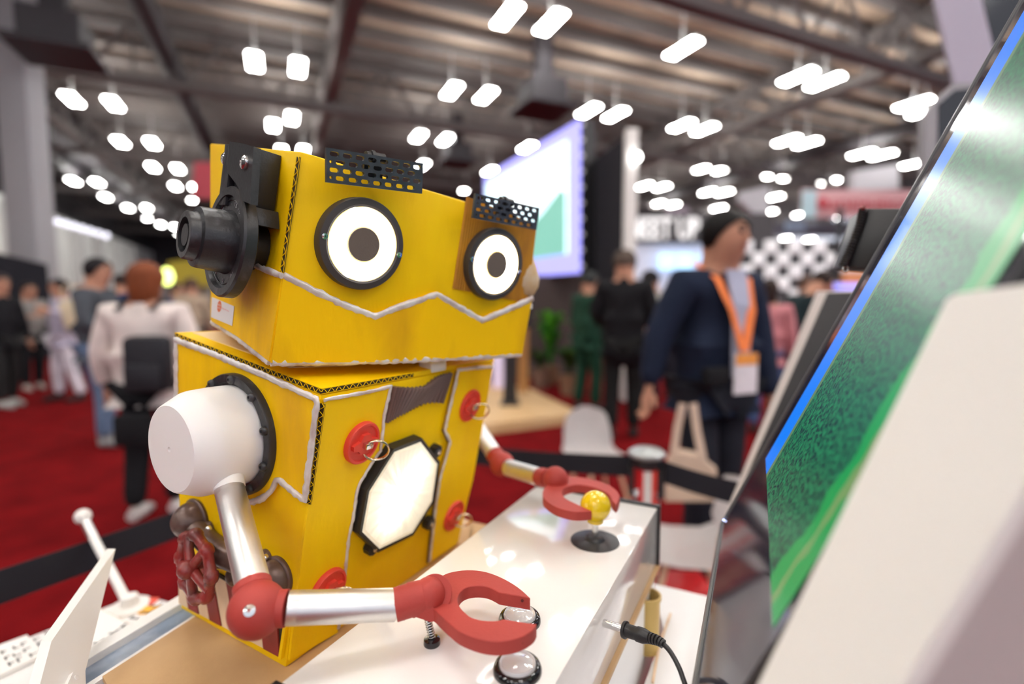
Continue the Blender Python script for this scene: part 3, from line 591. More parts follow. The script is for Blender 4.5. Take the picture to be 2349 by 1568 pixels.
# jaw overlay on the front and the flank
zz = [(650, 632), (700, 657), (780, 696), (860, 726), (930, 699), (1002, 675), (1050, 703), (1105, 735), (1160, 712), (1221, 684)]
bm = plate(HF, zz + [(1198, 812), (900, 830), (622, 832)], .0003, .0075); finish('jaw_overlay', bm, M_YELW, HEAD, 30)
trim(HF, zz, .0028, .0062, HEAD)
trim(HF, [(622, 829), (640, 831), (800, 829), (1000, 822), (1195, 812)], .0030, .005, HEAD)
sz = [(577, 603), (600, 616), (640, 632)]
bm = plate(HS, [(560, 596)] + sz + [(646, 634), (616, 828), (545, 772), (485, 736), (487, 640), (520, 640)], .0003, .004); finish('jaw_overlay', bm, M_YELW, HEAD, 30)
trim(HS, [(572, 602), (600, 615), (646, 632)], .0022, .0048, HEAD)
trim(HS, [(484, 738), (545, 776), (617, 832)], .0022, .001, HEAD)
# corner cut
cA = HF.at(688, 362, .001); cB = HF.at(650, 628, .001)
corr(HS.at(689, 360, .0012) - (hTF - hTB).normalized() * .004, HS.at(650, 626, .0012) - (hTF - hTB).normalized() * .004, (hTF - hTB), HS.n, .0062, .0098, HEAD, M_YEL, .001)
# orange corrugated patch behind the right eye
pat = [(1072, 470), (1232, 515), (1210, 690), (1180, 700), (1040, 662)]
fl = NB()
for i in range(30):
    tt = i / 29; p = HF.at(1074 + tt * 154, 452 + tt * 62, .0004); q2 = HF.at(1042 + tt * 165, 662 + tt * 32, .0004)
    tube(fl, [p, p.lerp(q2, .5), q2], .0026, 8, up=HF.n, flat=.55)
finish('corrugated_patch', fl, M_ORG, HEAD, 50)
# eyes
def eye(px, py, hh):
    c = HF.at(px, py, 0); r = (HF.at(px, py - hh, .0) - HF.at(px, py + hh, .0)).length / 2; N_ = HF.n
    bm = NB(); lathe(bm, c, N_, [(r, 0), (r, .008), (r * .975, .0105), (r * .85, .0115), (r * .805, .0105), (r * .805, .006), (.001, .006)], 72); e = finish('eye_bezel', bm, M_RING, ROOT, 35)
    bm = NB(); lathe(bm, c, N_, [(r * .795, .0062), (r * .795, .0092), (r * .785, .0100), (r * .38, .0100)], 72, cap=False); finish('eye_light', bm, M_EYE, e, 35)
    bm = NB(); lathe(bm, c, N_, [(r * .80, .0095), (r * .80, .0103), (r * .785, .0103)], 72, cap=False); lathe(bm, c, N_, [(r * .39, .0102), (r * .37, .0106), (r * .355, .0104)], 60, cap=False); finish('light_rim', bm, M_EYER, e, 0)
    bm = NB(); lathe(bm, c, N_, [(r * .365, .006), (r * .365, .0112), (r * .355, .0116), (.001, .0116)], 60); finish('pupil', bm, M_PUP, e, 35)
    for sg, an in ((-1, math.radians(176)), (1, math.radians(-8))):
        bm = NB(); cc = c + (HF.x * math.cos(an) + HF.y * math.sin(an)) * r * .89 + N_ * .0108; lathe(bm, cc, N_, [(.0028, 0), (.0027, .0010), (.001, .0013), (.0008, .0004)], 16); finish('screw', bm, M_CHR, e, 40)
    return r
eye(823, 559, 105); eye(1126, 605, 82)
# eyebrows: perforated plates
def brow(TL, TR, BR_, BLp, off, rows=4):
    a = HF.at(*BLp, off); b = HF.at(*BR_, off); c = HF.at(*TL, off); d = HF.at(*TR, off)
    W = ((b - a).length + (d - c).length) / 2; Hh = ((c - a).length + (d - b).length) / 2
    x = ((b - a) + (d - c)).normalized(); y = (c - a) + (d - b); y = (y - x * y.dot(x)).normalized(); nn = x.cross(y)
    if nn.dot(HF.n) < 0: nn = -nn
    o = (a + b + c + d) / 4 - x * W / 2 - y * Hh / 2
    holes = []; nx = 8; ph = Hh / (rows + .35); pw = W / (nx + .15)
    for r_ in range(rows):
        cyy = ph * (r_ + .68); sh = 0 if r_ % 2 else .5
        for k in range(nx + (0 if sh else 0)):
            cxx = pw * (k + .6 + sh * .92)
            hw = pw * .36; hr = ph * .30
            if cxx + hw > W - .0012:
                if cxx + hr > W - .0008: continue
                hw = hr * 1.02
            L = []
            for s in range(9): an = -math.pi / 2 + math.pi * s / 8; L.append((cxx + hw - hr + hr * math.cos(an), cyy + hr * math.sin(an)))
            for s in range(9): an = math.pi / 2 + math.pi * s / 8; L.append((cxx - hw + hr + hr * math.cos(an), cyy + hr * math.sin(an)))
            holes.append(L)
        if sh: holes.append([(pw * .35 + ph * .22 * math.cos(2 * math.pi * s / 12), cyy + ph * .22 * math.sin(2 * math.pi * s / 12)) for s in range(12)])
    bm = plate2d([(0, 0), (W, 0), (W, Hh), (0, Hh)], holes, .0032); xf(bm, o, x, y, nn)
    e = finish('eyebrow_plate', bm, M_BROW, ROOT, 20)
    c = o + x * W * .50 + y * Hh * .97 - nn * .004
    bm = NB(); cyl(bm, c - x * .009, c + x * .009, .0042, seg=16); cyl(bm, c - x * .0045 - nn * .0, c - x * .001, .0056, seg=16); tube(bm, [c, c - nn * .012 - y * .004, c - nn * .02 - y * .014], .0034, 10); finish('hinge', bm, M_BLK, e, 40)
    bm = NB(); box(bm, c - y * Hh * .45 - nn * .004, (.018, .014, .003), Matrix((x, y, nn)).transposed()); finish('hinge_pad', bm, M_BLK, e, 0)
brow((747, 337), (969, 376), (966, 443), (747, 419), .022)
brow((1092, 443), (1236, 478), (1228, 526), (1080, 500), .020)
# far ear: cream teardrop
c = HF.at(1207, 628, -.008)
bm = NB(); lathe(bm, c - UZ * .028, (.02, .02, 1), [(.001, -.002), (.010, .002), (.0155, .012), (.0165, .022), (.013, .036), (.007, .052), (.001, .062)], 20); EAR = finish('far_ear_bulb', bm, mat('cream_plastic', (.72, .64, .50), .5, col2=(.6, .4, .2), ns=30), ROOT, 60, label='cream teardrop bulb')
bm = NB(); lathe(bm, c - UZ * .044, UZ, [(.008, 0), (.008, .006), (.006, .008), (.007, .014)], 16); finish('bulb_neck', bm, M_FOAM, EAR)
# near ear: black bracket, dial disc, knob
N_ = HS.n; yv = (hTF - hBL); yv = (yv - N_ * yv.dot(N_)).normalized()
xv = HS.x
if (xv.dot(hTF - hTB)) < 0: xv = -xv
def hs(px, py, off): return HS.at(px, py, off)
def blockpx(P, o0, o1, name, par, m=M_BLK, bev=.0006):
    a = [hs(x, y, o1) for x, y in P]; b = [p - N_ * (o1 - o0) for p in a]; bm = NB(); hexa(bm, b, a, bev); return finish(name, bm, m, par, 30)
DIALC = hs(519, 555, .028)
BRK = blockpx([(516, 330), (582, 337), (566, 470), (500, 470)], .0, .024, 'ear_bracket', ROOT)
blockpx([(516, 330), (530, 331), (516, 470), (502, 470)], .0242, .030, 'bracket_rib', BRK)
bm = NB(); prism(bm, [hs(x, y, .031) for x, y in ((527, 324), (556, 329), (582, 336), (574, 468), (556, 460), (546, 428), (520, 393))], -N_ * .006); finish('bracket_flap', bm, M_BLK, BRK, 0)
blockpx([(560, 468), (586, 474), (588, 515), (562, 512)], .0, .020, 'bracket_foot', BRK)
for (x, y) in ((563, 373), (519, 364)):
    bm = NB(); lathe(bm, hs(x, y, .0312 if x > 540 else .0245), N_, [(.0062, 0), (.0060, .002), (.0035, .0038), (.0012, .0040), (.001, .003)], 20); finish('screw', bm, M_CHR, BRK, 40)
rD = .0500
bm = NB(); lathe(bm, DIALC, N_, [(rD * .92, -.010), (rD, -.008), (rD, .001), (rD * .97, .003), (rD * .84, .003), (rD * .82, -.001), (.001, -.001)], 72); DIAL = finish('ear_dial', bm, M_BLKW, ROOT, 35)
bm = NB(); cyl(bm, DIALC - N_ * .03, DIALC - N_ * .011, .022, seg=24); finish('dial_mount', bm, M_BLK, DIAL)
bm = NB(); lathe(bm, DIALC, N_, [(.0290, -.001), (.0280, .003), (.0266, .023), (.0260, .0250), (.0216, .0262), (.0210, .0272), (.0206, .0330), (.0198, .0340), (.0152, .0340), (.0146, .027), (.001, .027)], 60); KN = finish('dial_knob', bm, M_BLKW, ROOT, 35)
bm = NB(); lathe(bm, DIALC, N_, [(.0095, .027), (.0095, .0330), (.001, .0330)], 36); finish('knob_pin', bm, M_BLK, KN, 35)
M_MARK = mat('dial_print', (.35, .35, .36), .6)
for i, tx in enumerate(('18', '•', '•', '20', '•', '2', '•', '4', '•', '6', '•', '8', '•', '10', '•', '12', '•', '14', '•', '16')):
    an = math.radians(75 + i * 18); dirv = xv * math.cos(an) + yv * math.sin(an); tng = N_.cross(dirv)
    bm = textmesh(tx, .008 if tx != '•' else .004, .0001, 'CENTER'); xf(bm, DIALC + dirv * rD * .66 - N_ * .0007, -tng, dirv, N_); finish('dial_mark', bm, M_MARK, DIAL, 0)
bm = NB(); torus(bm, DIALC - N_ * .0005, N_, rD * .76, .0006, 60, 5); finish('dial_groove', bm, M_BLK, DIAL, 60)
# sticker
stp = [(486, 681), (537, 702), (532, 747), (484, 727)]
a = [HS.at(x, y, .0046) for x, y in stp]
bm = NB(); prism(bm, a, -N_ * .0003); STK = finish('sticker', bm, mat('sticker_white', (.80, .78, .76), .4), ROOT, 0)
sx = (a[1] - a[0]).normalized(); sy = (a[0] - a[3]); sy = (sy - sx * sy.dot(sx)).normalized()
c = a[0].lerp(a[2], .5) - sx * .0075 + sy * .0035
M_OR = mat('sticker_orange', (.80, .16, .03), .4); M_PK = mat('sticker_red_print', (.75, .12, .12), .4)
bm = NB(); lathe(bm, c, N_, [(.0058, 0), (.0058, .0002)], 32); finish('badge', bm, M_OR, STK, 0)
for s, dy in (('BANDAI', .0006), ('NAMCO', -.0026)):
    bm = textmesh(s, .0027, 0, 'CENTER'); xf(bm, c + sy * dy + N_ * .0003, sx, sy, N_); finish('badge_print', bm, MATS['sticker_white'], STK, 0)
bm = textmesh('BANDAI NAMCO Studios', .0020, 0); xf(bm, c + sx * .0066 - sy * .0012 + N_ * .0001, sx, sy, N_); finish('sticker_print', bm, M_PK, STK, 0)
# ============================================================ MONITOR KIOSK (right)
z0 = 1.075
mA = G(1660, 1195, z0); mB = G(1600, 1568, z0); dM = (mA - mB).normalized(); nh = V((dM.y, -dM.x, 0))
tmpF = Fr(mA, dM, nh); mT = tmpF.at(2345, 0); upM = (mT - mA).normalized(); nM = (-dM).cross(upM)
MF = Fr(mA, nM, -dM)                                          # x towards the camera, y up along the screen
if MF.y.dot(upM) < 0: MF.y = -MF.y
def mp(a, b, o=0.0): return MF.o - dM * a + upM * b + nM * o
MW, MH = .392, .69
t = thing('monitor', 'tall glossy monitor leaning back, showing a green satellite-like map with blue edge', 'monitor', mp(MW / 2, -.01, -.02))
bm = NB(); hexa(bm, [mp(-.004, -.008, -.030), mp(MW, -.008, -.030), mp(MW, MH, -.030), mp(-.004, MH, -.030)], [mp(-.004, -.008, -.0006), mp(MW, -.008, -.0006), mp(MW, MH, -.0006), mp(-.004, MH, -.0006)], .001); MB = finish('monitor_body', bm, M_BLK, t, 30)
bm = NB(); prism(bm, [mp(0, 0, 0), mp(MW - .004, 0, 0), mp(MW - .004, MH - .004, 0), mp(0, MH - .004, 0)], nM * -.0006)
finish('screen_glass', bm, mat('screen_glass_dark', (.028, .026, .045), .09, spec=.7), t, 0)
for (a0, b0, a1, b1) in ((-.004, -.008, -.001, MH), (-.004, -.0075, MW, -.0025)):
    bm = NB(); hexa(bm, [mp(a0, b0, -.002), mp(a1, b0, -.002), mp(a1, b1, -.002), mp(a0, b1, -.002)], [mp(a0, b0, .0018), mp(a1, b0, .0018), mp(a1, b1, .0018), mp(a0, b1, .0018)]); finish('bezel_rim', bm, mat('bezel_grey', (.20, .20, .20), .3, .4), t, 0)
bm = NB(); ball(bm, mp(.004, .003, .0012), .0011, seg=10); finish('power_led', bm, mat('blue_led', (.5, .6, 1), .3, emit=(.5, .6, 1), es=3), t)
def flatpic(name, a0, b0, a1, b1, o, m):
    bm = NB(); vs = [bm.verts.new(p) for p in (mp(a0, b0, o), mp(a1, b0, o), mp(a1, b1, o), mp(a0, b1, o))]; f = bm.faces.new(vs); uvl = bm.loops.layers.uv.new('UVMap')
    for lp_, c in zip(f.loops, ((a0, b0), (a1, b0), (a1, b1), (a0, b1))): lp_[uvl].uv = c
    if f.normal.dot(nM) < 0: pass
    return finish(name, bm, m, t, 0)
def map_material():
    m = bpy.data.materials.new('map_picture'); m.use_nodes = True; nt = m.node_tree; N = nt.nodes; L = nt.links; b = N['Principled BSDF']
    uvn = N.new('ShaderNodeUVMap'); mpn = N.new('ShaderNodeMapping'); L.new(uvn.outputs[0], mpn.inputs[0]); mpn.inputs['Scale'].default_value = (1, 1, 1)
    n1 = N.new('ShaderNodeTexNoise'); n1.inputs['Scale'].default_value = 240; n1.inputs['Detail'].default_value = 6; n1.inputs['Distortion'].default_value = .6; L.new(mpn.outputs[0], n1.inputs[0])
    n2 = N.new('ShaderNodeTexNoise'); n2.inputs['Scale'].default_value = 9; n2.inputs['Detail'].default_value = 3; L.new(uvn.outputs[0], n2.inputs[0])
    r1 = N.new('ShaderNodeValToRGB'); r1.color_ramp.elements[0].position = .38; r1.color_ramp.elements[0].color = (.002, .014, .020, 1); r1.color_ramp.elements[1].position = .62; r1.color_ramp.elements[1].color = (.008, .15, .06, 1); L.new(n1.outputs[0], r1.inputs[0])
    sx = N.new('ShaderNodeSeparateXYZ'); L.new(uvn.outputs[0], sx.inputs[0])
    def M(op, a, c, d=None):
        q = N.new('ShaderNodeMath'); q.operation = op
        for i, v in enumerate((a, c, d)):
            if v is None: continue
            if isinstance(v, (int, float)): q.inputs[i].default_value = v
            else: L.new(v, q.inputs[i])
        return q.outputs[0]
    # forest on the left of a diagonal, meadow on the right, a pale track along the border
    e = M('ADD', M('SUBTRACT', sx.outputs[0], .322), M('MULTIPLY', M('SUBTRACT', n2.outputs[0], .5), .13)); e = M('SUBTRACT', e, M('MULTIPLY', M('SUBTRACT', sx.outputs[1], .1), .06))
    g = M('GREATER_THAN', e, 0); tr = M('LESS_THAN', M('ABSOLUTE', M('SUBTRACT', e, .03), None), .0065)
    mx = N.new('ShaderNodeMix'); mx.data_type = 'RGBA'; L.new(g, mx.inputs[0]); L.new(r1.outputs[0], mx.inputs[6]); mx.inputs[7].default_value = (.006, .20, .05, 1)
    m2 = N.new('ShaderNodeMix'); m2.data_type = 'RGBA'; L.new(tr, m2.inputs[0]); L.new(mx.outputs[2], m2.inputs[6]); m2.inputs[7].default_value = (.11, .20, .07, 1)
    L.new(m2.outputs[2], b.inputs['Emission Color']); b.inputs['Emission Strength'].default_value = .95; b.inputs['Base Color'].default_value = (0, 0, 0, 1); b.inputs['Roughness'].default_value = .30; b.inputs['Specular IOR Level'].default_value = .5
    return m
flatpic('map_picture', .116, .108, MW - .014, MH - .02, .0004, map_material())
flatpic('picture_edge_band', .104, .108, .116, MH - .02, .0004, mat('olive_screen', (0, 0, 0), .28, emit=(.07, .13, .06), es=1, spec=.6))
flatpic('picture_blue_band', .046, .108, .104, MH - .02, .0004, mat('blue_screen', (0, 0, 0), .28, emit=(.0, .15, .68), es=.8, spec=.6))
# white backing panel with a black face behind the monitor
MBK = Fr(mp(0, 0, -.034), nM, -dM)
def pix_prism(fr, pix, th, name, m, par, bev=0):
    pts = [fr.at(x, y) for x, y in pix]; bm = NB(); prism(bm, pts, -fr.n * th); return finish(name, bm, m, par, 0)
t = thing('backing_panel', 'white-edged black backing panel standing behind the leaning monitor', 'panel', MBK.at(1660, 1260))
pix_prism(MBK, [(1874, 667), (1990, 667), (1700, 1215), (1655, 1330), (1612, 1568), (1606, 1568), (1641, 1235), (1652, 1205)], .012, 'panel_board', M_FOAMW, t)
MBK2 = Fr(mp(0, 0, -.0325), nM, -dM)
pix_prism(MBK2, [(1898, 671), (1990, 671), (1700, 1190), (1664, 1205), (1678, 1170)], .001, 'black_face', mat('matt_black_face', (.008, .008, .009), .8), t)
# black pouch-like speaker above it
t = thing('black_speaker', 'small black tapered speaker with ribbed left edge behind the monitor', 'speaker', PD(1990, 620, .62))
sp = [PD(1979, 477, .64), PD(2075, 477, .60), PD(2075, 622, .60), PD(1934, 612, .64)]
bk = V((.03, .07, 0)); bm = NB(); hexa(bm, [p + bk for p in sp], sp, .003); SPK = finish('speaker_body', bm, M_BLK, t, 30)
sl = [PD(1980, 482, .637), PD(1973, 515, .637), PD(1960, 550, .637), PD(1945, 585, .637), PD(1935, 608, .637)]
for i in range(22):
    k = i / 21 * 4; j = min(int(k), 3); c = sl[j].lerp(sl[j + 1], k - j); bm = NB(); lathe(bm, c - (sl[4] - sl[0]).normalized() * .0012, (sl[4] - sl[0]), [(.0045, 0), (.0055, .0012), (.0045, .0024)], 14); finish('rib', bm, M_BLKW, t, 40)
bm = NB(); torus(bm, PD(1940, 617, .637), (0, -1, 0), .0035, .0009, 20, 6); finish('metal_ring', bm, M_CHR, t, 60)
bm = NB(); ball(bm, PD(1980, 477, .634), .003, seg=12); finish('red_tip', bm, mat('dark_red_tip', (.2, .02, .02), .4), t)
# near white kiosk housing (strongly out of focus)
kA = PD(1740, 1568, .236); kB = PD(2185, 675, .232); kC = PD(2349, 1120, .168)
KF = Fr(kA, (kB - kA).cross(kC - kA), kB - kA)
if KF.n.dot(CAM - kA) < 0: KF = Fr(kA, -KF.n, kB - kA)
t = thing('kiosk_housing', 'large white kiosk housing close to the lens at lower right', 'kiosk', KF.at(1900, 1700))
rnd = [(2162, 705), (2170, 688), (2185, 677), (2200, 672)]
pix_prism(KF, [(1640, 1770)] + rnd + [(2520, 628), (2520, 835), (2349, 1120), (2075, 1568), (1950, 1770)], .006, 'front_panel', M_FOAM, t)
e0, e1 = KF.at(2520, 835), KF.at(1950, 1770); sd = (V((.75, .35, .05)) - KF.n * .75).normalized() * .22
bm = NB(); prism(bm, [e0, e1, e1 + sd, e0 + sd], V((.01, .01, -.003))); finish('side_panel', bm, mat('white_panel_shaded', (.50, .46, .45), .6), t, 0)  # same white housing; shade of the turned face put into a darker colour
# tall displays behind, upper right
def vfr(px, py, d, n=(0, -1, 0)): return Fr(PD(px, py, d), n, (1, 0, 0))
f1 = vfr(2200, 100, 2.2, (-.5, -1, 0)); t = thing('tall_sign_board', 'tall pale lavender sign board behind the top of the monitor', 'sign', f1.at(2220, 250))
pix_prism(f1, [(2132, -60), (2238, -60), (2272, 82), (2330, 330), (2240, 420), (2197, 215)], .04, 'sign_face', mat('lavender_board', (.47, .45, .56), .6), t)
pix_prism(Fr(f1.at(2272, 82) + V((0, .02, 0)), f1.n, f1.x), [(2238, -60), (2420, -60), (2420, 330), (2290, 330), (2273, 82)], .04, 'sign_back', M_BGL, t)
f2 = vfr(2150, 300, 1.6, (-.3, -1, 0)); t = thing('side_display', 'grey-framed black display peeking out beside the monitor', 'display', f2.at(2140, 420))
pix_prism(f2, [(2124, 262), (2150, 226), (2190, 190), (2240, 190), (2240, 420), (2124, 420)], .05, 'display_frame', mat('grey_frame', (.36, .36, .38), .5), t)
pix_prism(Fr(f2.o + f2.n * .002, f2.n, f2.x), [(2152, 240), (2190, 207), (2240, 200), (2240, 420), (2150, 420)], .001, 'display_screen', M_BGL, t)

bm = NB(); c_ = f2.at(2180, 330, -.025); box(bm, V((c_.x, c_.y, c_.z / 2)), (.05, .04, c_.z)); setorg((0, 0, 0)); tag(finish('display_pole', bm, M_BLK, None, 0), 'black floor pole carrying the side display behind the monitor', 'pole')
# ============================================================ TABLES AND SMALL THINGS AROUND
ZR = .90
t = thing('white_table', 'white table top right of the control box, gold tube standing on it', 'table', G(1560, 1500, ZR) * 1.0)
p = [G(1440, 1325, ZR), G(1632, 1369, ZR), G(1632, 1369, ZR) + V((.35, -.1, 0)), V((.40, .10, ZR)), V((.09, .10, ZR)), CB(.25, WD + .010, ZR)]
bm = NB(); prism(bm, [G(1500, 1338, ZR), p[1], p[2], p[3], p[4], CB(.20, WD + .012, ZR), CB(-.002, WD + .012, ZR)], (0, 0, -.03)); finish('table_top', bm, M_TBL, t, 0)
for q_ in ((.33, .62), (.52, .5), (.2, .14)): bm = NB(); cyl(bm, (q_[0], q_[1], 0), (q_[0], q_[1], ZR - .03), .015); finish('leg', bm, M_ALU, t)
gp = G(1484, 1487, ZR); t = thing('gold_tube', 'short gold card tube standing on the white table by the control box', 'tube', gp)
bm = NB(); lathe(bm, gp, UZ, [(.0160, 0), (.0160, .0015), (.0150, .002), (.0150, .068), (.0166, .069), (.0166, .074), (.0140, .074), (.0136, .02), (.001, .019)], 36); finish('tube_wall', bm, M_GBR, t, 40)
t = thing('thin_stick', 'thin pale wooden stick lying on the white table', 'stick', G(1500, 1560, ZR)); bm = NB(); tube(bm, [G(1497, 1565, ZR + .003), G(1512, 1480, ZR + .004), G(1538, 1407, ZR + .003)], .0017, 8); finish('stick_shaft', bm, M_SLC, t)
f3 = vfr(1570, 1330, 1.05); t = thing('red_box', 'bright red box behind the white table, under the chair', 'box', F_(1590, 2.0))
bm = NB(); c = F_(1590, 2.0) + UZ * .10; box(bm, c, (.17, .17, .20), None, .006); finish('box_body', bm, mat('bright_red', (.65, .01, .015), .45), t, 30)
bm = NB(); box(bm, c + UZ * .108, (.18, .18, .02), None, .003); finish('box_lid', bm, MATS['bright_red'], t, 30)
# left white stand (foam board easel)
sA = PD(118, 1470, .46); sB = PD(265, 1258, .60); sC = PD(196, 1538, .47)
SF = Fr(sA, (sB - sA).cross(sC - sA), sB - sA)
if SF.n.dot(CAM - sA) < 0: SF = Fr(sA, -SF.n, sB - sA)
t = thing('white_stand', 'white angled foam board stand at lower left corner', 'stand', SF.at(140, 1620))
bm = NB(); prism(bm, [SF.at(x, y) for x, y in ((118, 1470), (265, 1258), (238, 1365), (196, 1538), (200, 1650), (72, 1650), (92, 1568))], V((-.0085, -.001, .0005))); finish('stand_panel', bm, M_FOAM, t, 0)
ff = Fr(SF.o + SF.n * .004, SF.n, SF.x); pix_prism(ff, [(168, 1540), (192, 1540), (202, 1600), (140, 1600)], .004, 'stand_foot', M_FOAM, t)
bm = NB(); lathe(bm, ff.at(176, 1553), SF.n, [(.0022, 0), (.0022, .0006), (.001, .0008)], 16); finish('rivet', bm, M_FOAM, t)
# left table with signs
ZL = .84
t = thing('sign_table', 'white table top left of the robot with printed sign boards on it', 'table', G(150, 1500, ZL))
p = [G(-120, 1535, ZL), G(318, 1363, ZL), G(440, 1394, ZL)]
bm = NB(); prism(bm, [p[0], p[1], p[2], p[2] + V((.02, -.10, 0)), V((-.36, .28, ZL)), V((-.8, .1, ZL))], (0, 0, -.025)); finish('table_top', bm, M_TBL, t, 0)
for q_ in (p[0] + V((.1, -.06, 0)), p[1] + V((0, -.04, 0)), V((-.5, .3, ZL))): bm = NB(); cyl(bm, (q_.x, q_.y, 0), (q_.x, q_.y, ZL - .02), .014); finish('leg', bm, M_FOAM, t)
M_INK = mat('dark_ink', (.09, .085, .09), .7)
def slab(pix, z, th, name, label, m=M_FOAM, edge=None):
    pts = [G(x, y, z) for x, y in pix]; t = thing(name, label, 'sign', sum(pts, V()) / len(pts) - UZ * th)
    bm = NB(); prism(bm, [p for p in pts], (0, 0, -th)); finish('sign_board', bm, edge or m, t, 0); bm = NB(); c = sum(pts, V()) / len(pts); prism(bm, [c.lerp(p, .97) + UZ * .0008 for p in pts], (0, 0, -.0006)); o = finish('sign_face', bm, m, t, 0); return t, pts, o
t, pts, face = slab([(228, 1393), (322, 1442), (205, 1522), (100, 1500)], ZL + .022, .02, 'printed_sign', 'white brown-edged sign board lying on the left table beside the white stand', M_FOAM, M_MDF)
def writing(rows, o, x, h, par):
    x = V(x).normalized(); y = UZ.cross(x); bm = NB()
    for j, n_ in enumerate(rows):                             # rows of small unreadable print
        a_ = 0
        for i in range(n_):
            w_ = h * random.uniform(.3, .7); p = o + x * a_ - y * (j * h * 1.5); a_ += w_ + h * random.choice((.15, .18, .5))
            hh = h * random.uniform(.6, 1); prism(bm, [p, p + x * h * .16, p + x * h * .16 + y * hh, p + y * hh], UZ * .0002); q_ = p + y * hh * random.choice((0, .5, .8)); prism(bm, [q_, q_ + x * w_, q_ + x * w_ + y * h * .16, q_ + y * h * .16], UZ * .0002)
    finish('printed_lines', bm, M_INK, par, 0)
ex = G(270, 1452, ZL) - G(212, 1492, ZL); writing((7,), G(206, 1500, ZL + .0232), ex, .020, face)
t, pts, face = slab([(-60, 1500), (62, 1455), (100, 1500), (-40, 1568)], ZL + .006, .005, 'printed_sign', 'white leaflet with grey lettering at the far left of the left table')
writing((7, 9, 8), G(4, 1500, ZL + .0072), G(80, 1462, ZL) - G(0, 1494, ZL), .014, face)
for (x, y, col_, nm, lb) in ((338, 1379, (.75, .10, .06), 'red_card', 'small red card on the left table behind the rail'), (345, 1398, (.9, .45, .03), 'orange_card', 'small orange card on the left table behind the rail')):
    c = G(x, y, ZL + .002); bm = NB(); box(bm, c, (.028, .02, .003), None, .001); setorg((0, 0, 0)); tag(finish(nm, bm, mat(nm, col_, .6), None, 0), lb, 'card')
# white pole with ball end
p1 = G(298, 1392, ZL); p0 = PD(190, 1184, .98); p2 = PD(214, 1232, .96)
t = thing('white_pole', 'slim white pole with ball tip rising in front of the left barrier belt', 'pole', p1)
bm = NB(); tube(bm, resample([p1, p2], .01), .0072, 14); finish('pole_shaft', bm, M_FOAM, t, 60); bm = NB(); tube(bm, [p2, p0], .008, 12); finish('pole_neck', bm, M_ALU, t, 60); bm = NB(); ball(bm, p0, .014, seg=20); finish('ball_tip', bm, M_FOAM, t)
bm = NB(); lathe(bm, p1, UZ, [(.03, 0), (.03, .003), (.014, .006), (.012, .02)], 24); finish('pole_foot', bm, M_FOAM, t)

# ============================================================ BARRIERS AND CHAIRS
def stanchion(p, label, stripes=False):
    b = V((p.x, p.y, 0)); t = thing('barrier_post', label, 'barrier post', b, 'barrier posts')
    h = p.z
    bm = NB(); lathe(bm, b, UZ, [(.17, 0), (.17, .012), (.15, .02), (.03, .035)], 40); finish('post_base', bm, M_BGL, t)
    bm = NB(); lathe(bm, b + UZ * .03, UZ, [(.034, 0), (.034, h - .15)], 32); finish('post_tube', bm, mat('satin_steel', (.6, .6, .62), .3, .9), t)
    bm = NB(); lathe(bm, b + UZ * (h - .045), UZ, [(.040, 0), (.041, .015), (.041, .025)], 32); [box(bm, b + V((math.cos(g_), math.sin(g_), 0)) * .038 + UZ * (h - .085), (.014, .03, .075), Matrix.Rotation(g_, 3, 'Z')) for g_ in (2.9, -.45)]; finish('belt_head', bm, M_BLK, t)
    bm = NB(); lathe(bm, b + UZ * (h - .022), UZ, [(.041, 0), (.047, .006), (.047, .012), (.036, .020), (.001, .022)], 36); finish('post_cap', bm, mat('grey_cap', (.40, .43, .43), .3, .3), t)
    if stripes:  # upright bars paint the shiny tube's reflections, turned to the camera
        for i, (an, c_) in enumerate(((-.62, M_REDB), (-.2, M_FOAM), (.02, M_FOAM), (.36, MATS['bright_red']))):
            bm = NB(); a = math.atan2(-b.x, -b.y) + an; c = b + V((math.sin(a), math.cos(a), 0)) * .0345; box(bm, c + UZ * (h - .33), (.013, .002, .56), Matrix.Rotation(-a, 3, 'Z')); finish('reflection_stripe', bm, c_, t, 0)
    return t
P1 = PD(1484, 1028, 1.33); P0 = PD(890, 985, 1.72); PL_ = PD(-320, 1385, .72); PR_ = PD(1905, 1120, 1.12)
stanchion(P1, 'steel barrier post with grey cap and painted red and white reflection stripes behind the control box', True)
stanchion(P0, 'barrier post hidden behind the robot holding both belts')
stanchion(PL_, 'barrier post outside the left edge holding the left belt'); stanchion(PR_, 'barrier post behind the monitor holding the right belt')
def belt(a, b, label, wd=.056, z=-.05):
    n_ = 16; t = (b - a).normalized(); a = a + t * .04 + UZ * z; b = b - t * .04 + UZ * z; s = UZ.cross(t) * .001
    bm = NB(); L = []
    for i in range(n_ + 1): f = i / n_; L.append(a.lerp(b, f) - UZ * (.03 * 4 * f * (1 - f) * .35))
    for c, d in zip(L, L[1:]): hexa(bm, [c - s - UZ * wd / 2, d - s - UZ * wd / 2, d + s - UZ * wd / 2, c + s - UZ * wd / 2], [c - s + UZ * wd / 2, d - s + UZ * wd / 2, d + s + UZ * wd / 2, c + s + UZ * wd / 2])
    setorg((0, 0, 0)); return tag(finish('barrier_belt', bm, M_DRAPE, None, 0), label, 'barrier belt', 'black barrier belts')
belt(PL_, P0, 'black barrier belt crossing the red floor left of the robot', .058, -.045); belt(P0, P1, 'black barrier belt between the robot and the striped post'); belt(P1, PR_, 'black barrier belt running right from the striped post to the monitor')
